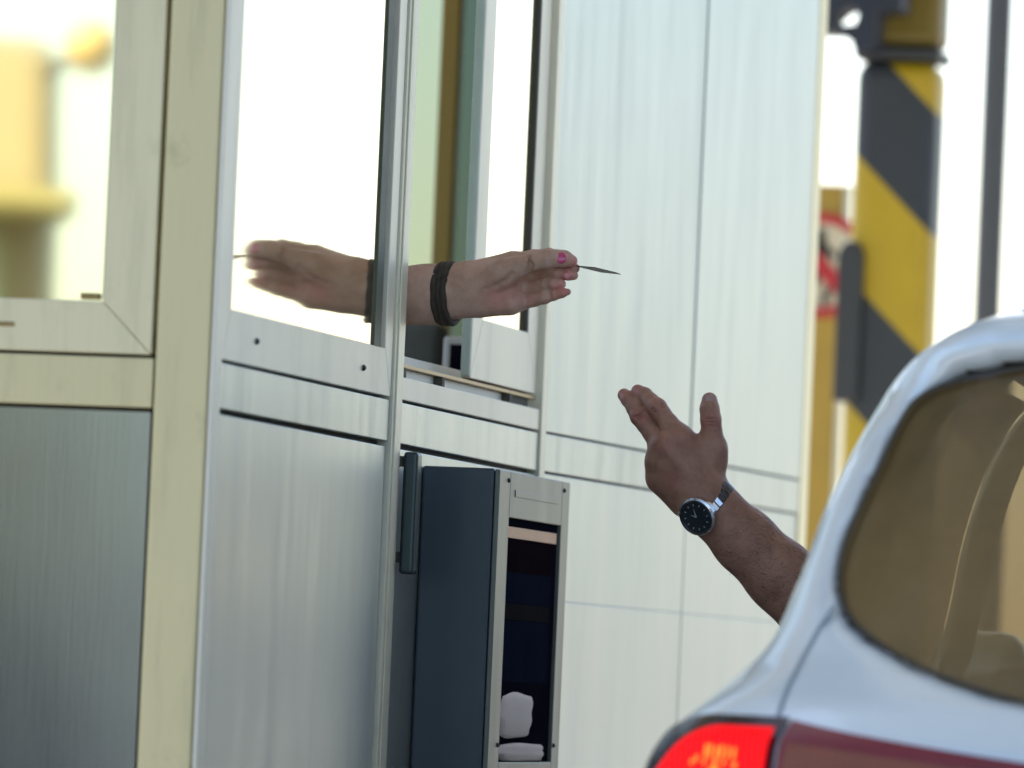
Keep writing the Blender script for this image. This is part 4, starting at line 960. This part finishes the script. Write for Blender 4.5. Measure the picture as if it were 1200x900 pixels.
# ------------------------------------------------------------------ truck waiting in the next lane, seen mirrored in the end window
def mi_(x, y, Yv=16.0): q = onY(x, y, Yv); return float(q[0]), 2*7.655-Yv, float(q[2])
tx, ty, _ = mi_(74, 150); z0, z1 = mi_(40, 222)[2], mi_(40, 35)[2]
trk = thing('truck_cab', 'cream yellow truck cab waiting in the next lane', 'truck', (tx, ty, 0))
trk.rotation_euler.z = -rad(18)
M['cab'] = plain('cab_paint', (.30, .245, .12), .4, coat=.5, var=.05)
bm = B(); prof = [(ty-2.2, .9), (ty, .9), (ty+.04, 1.4), (ty-.04, z0), (ty-.25, z1), (ty-2.2, z1+.05)]
prism(bm, [Vector((tx-2.2, a, b2)) for a, b2 in prof], [Vector((tx, a, b2)) for a, b2 in prof]); obj('cab', bm, M['cab'], trk, bevel=.07, seg=4)
bm = B(); prism(bm, [Vector((tx-2.05, ty+.045-.0, 1.52)), Vector((tx-.10, ty+.045, 1.52)), Vector((tx-.12, ty-.02, z0-.09)), Vector((tx-2.03, ty-.02, z0-.09))], [Vector((tx-2.05, ty+.055, 1.52)), Vector((tx-.10, ty+.055, 1.52)), Vector((tx-.12, ty-.01, z0-.09)), Vector((tx-2.03, ty-.01, z0-.09))])
obj('windscreen', bm, plain('cab_glass', (.44, .48, .30), .05, .1), trk)
bm = B(); wbox(bm, tx-2.15, tx+.02, ty-.05, ty+.22, z0-.07, z0-.01); obj('sun_visor', bm, plain('visor', (.32, .28, .10), .5), trk, bevel=.02)
bm = B(); wbox(bm, tx-2.25, tx+.05, ty-1.0, ty+.16, .35, 1.25); obj('bumper', bm, M['rubber'], trk, bevel=.04)
bm = B(); wbox(bm, tx-1.9, tx-.3, ty+.03, ty+.09, 1.27, 1.49); obj('grille', bm, M['rubber'], trk, bevel=.02)
mxp = mi_(105, 55)
bm = B(); bmesh.ops.create_uvsphere(bm, u_segments=20, v_segments=12, radius=.055, matrix=Matrix.Translation((mxp[0], mxp[1], mxp[2]))); obj('side_mirror', bm, plain('orange_mirror', (.55, .38, .12), .4), trk, smooth=True)
bm = B(); tube(bm, [(mxp[0], mxp[1], mxp[2]), (tx-.05, ty-.3, mxp[2]-.05)], .012); obj('mirror_arm', bm, M['rubber'], trk)
for s in (-2.0, -.25):
    bm = B(); lathe(bm, [(.25, 0), (.48, .02), (.5, .12), (.48, .25), (.25, .27)], (tx+s-.13, ty-1.0, .5), (1, 0, 0), 32); obj('wheel', bm, M['tyre'], trk)
# ================================================================== LIGHT, WORLD, CAMERA
SUN_EL, SUN_AZ = rad(50), rad(-35)          # azimuth from +Y, clockwise positive
w = bpy.data.worlds.new('World'); S.world = w; w.use_nodes = True
nt = w.node_tree; bg = nt.nodes['Background']; sky = nt.nodes.new('ShaderNodeTexSky')
sky.sky_type = 'NISHITA'; sky.sun_disc = False; sky.sun_elevation = SUN_EL; sky.sun_rotation = SUN_AZ
sky.air_density = 1.0; sky.dust_density = 1.6; sky.ozone_density = 1.0
nt.links.new(sky.outputs[0], bg.inputs[0]); bg.inputs[1].default_value = 0.12
ld = bpy.data.lights.new('sun', 'SUN'); ld.energy = 4.0; ld.angle = rad(.5); ld.color = (1, .95, .86)
sun = bpy.data.objects.new('sun', ld); COL.objects.link(sun)
dvec = Vector((math.sin(SUN_AZ)*math.cos(SUN_EL), math.cos(SUN_AZ)*math.cos(SUN_EL), math.sin(SUN_EL)))
sun.rotation_euler = dvec.to_track_quat('Z', 'Y').to_euler(); sun.location = dvec*30
cd = bpy.data.cameras.new('camera'); cam = bpy.data.objects.new('camera', cd); COL.objects.link(cam); S.camera = cam
cd.sensor_width = 36; cd.lens = 36*F/1200; cd.clip_start = .1; cd.clip_end = 3000
cam.matrix_world = Matrix(((R[0], U[0], -Fw[0], CAM[0]), (R[1], U[1], -Fw[1], CAM[1]), (R[2], U[2], -Fw[2], CAM[2]), (0, 0, 0, 1)))
cd.dof.use_dof = True; cd.dof.focus_distance = 8.85; cd.dof.aperture_fstop = (cd.lens/1000)/0.042
vs = S.view_settings; vs.view_transform = 'Standard'; vs.look = 'None'; vs.gamma = 1; vs.exposure = EXPO; vs.use_curve_mapping = False
S.cycles.use_denoising = True; S.cycles.max_bounces = 10; S.cycles.sample_clamp_indirect = 8
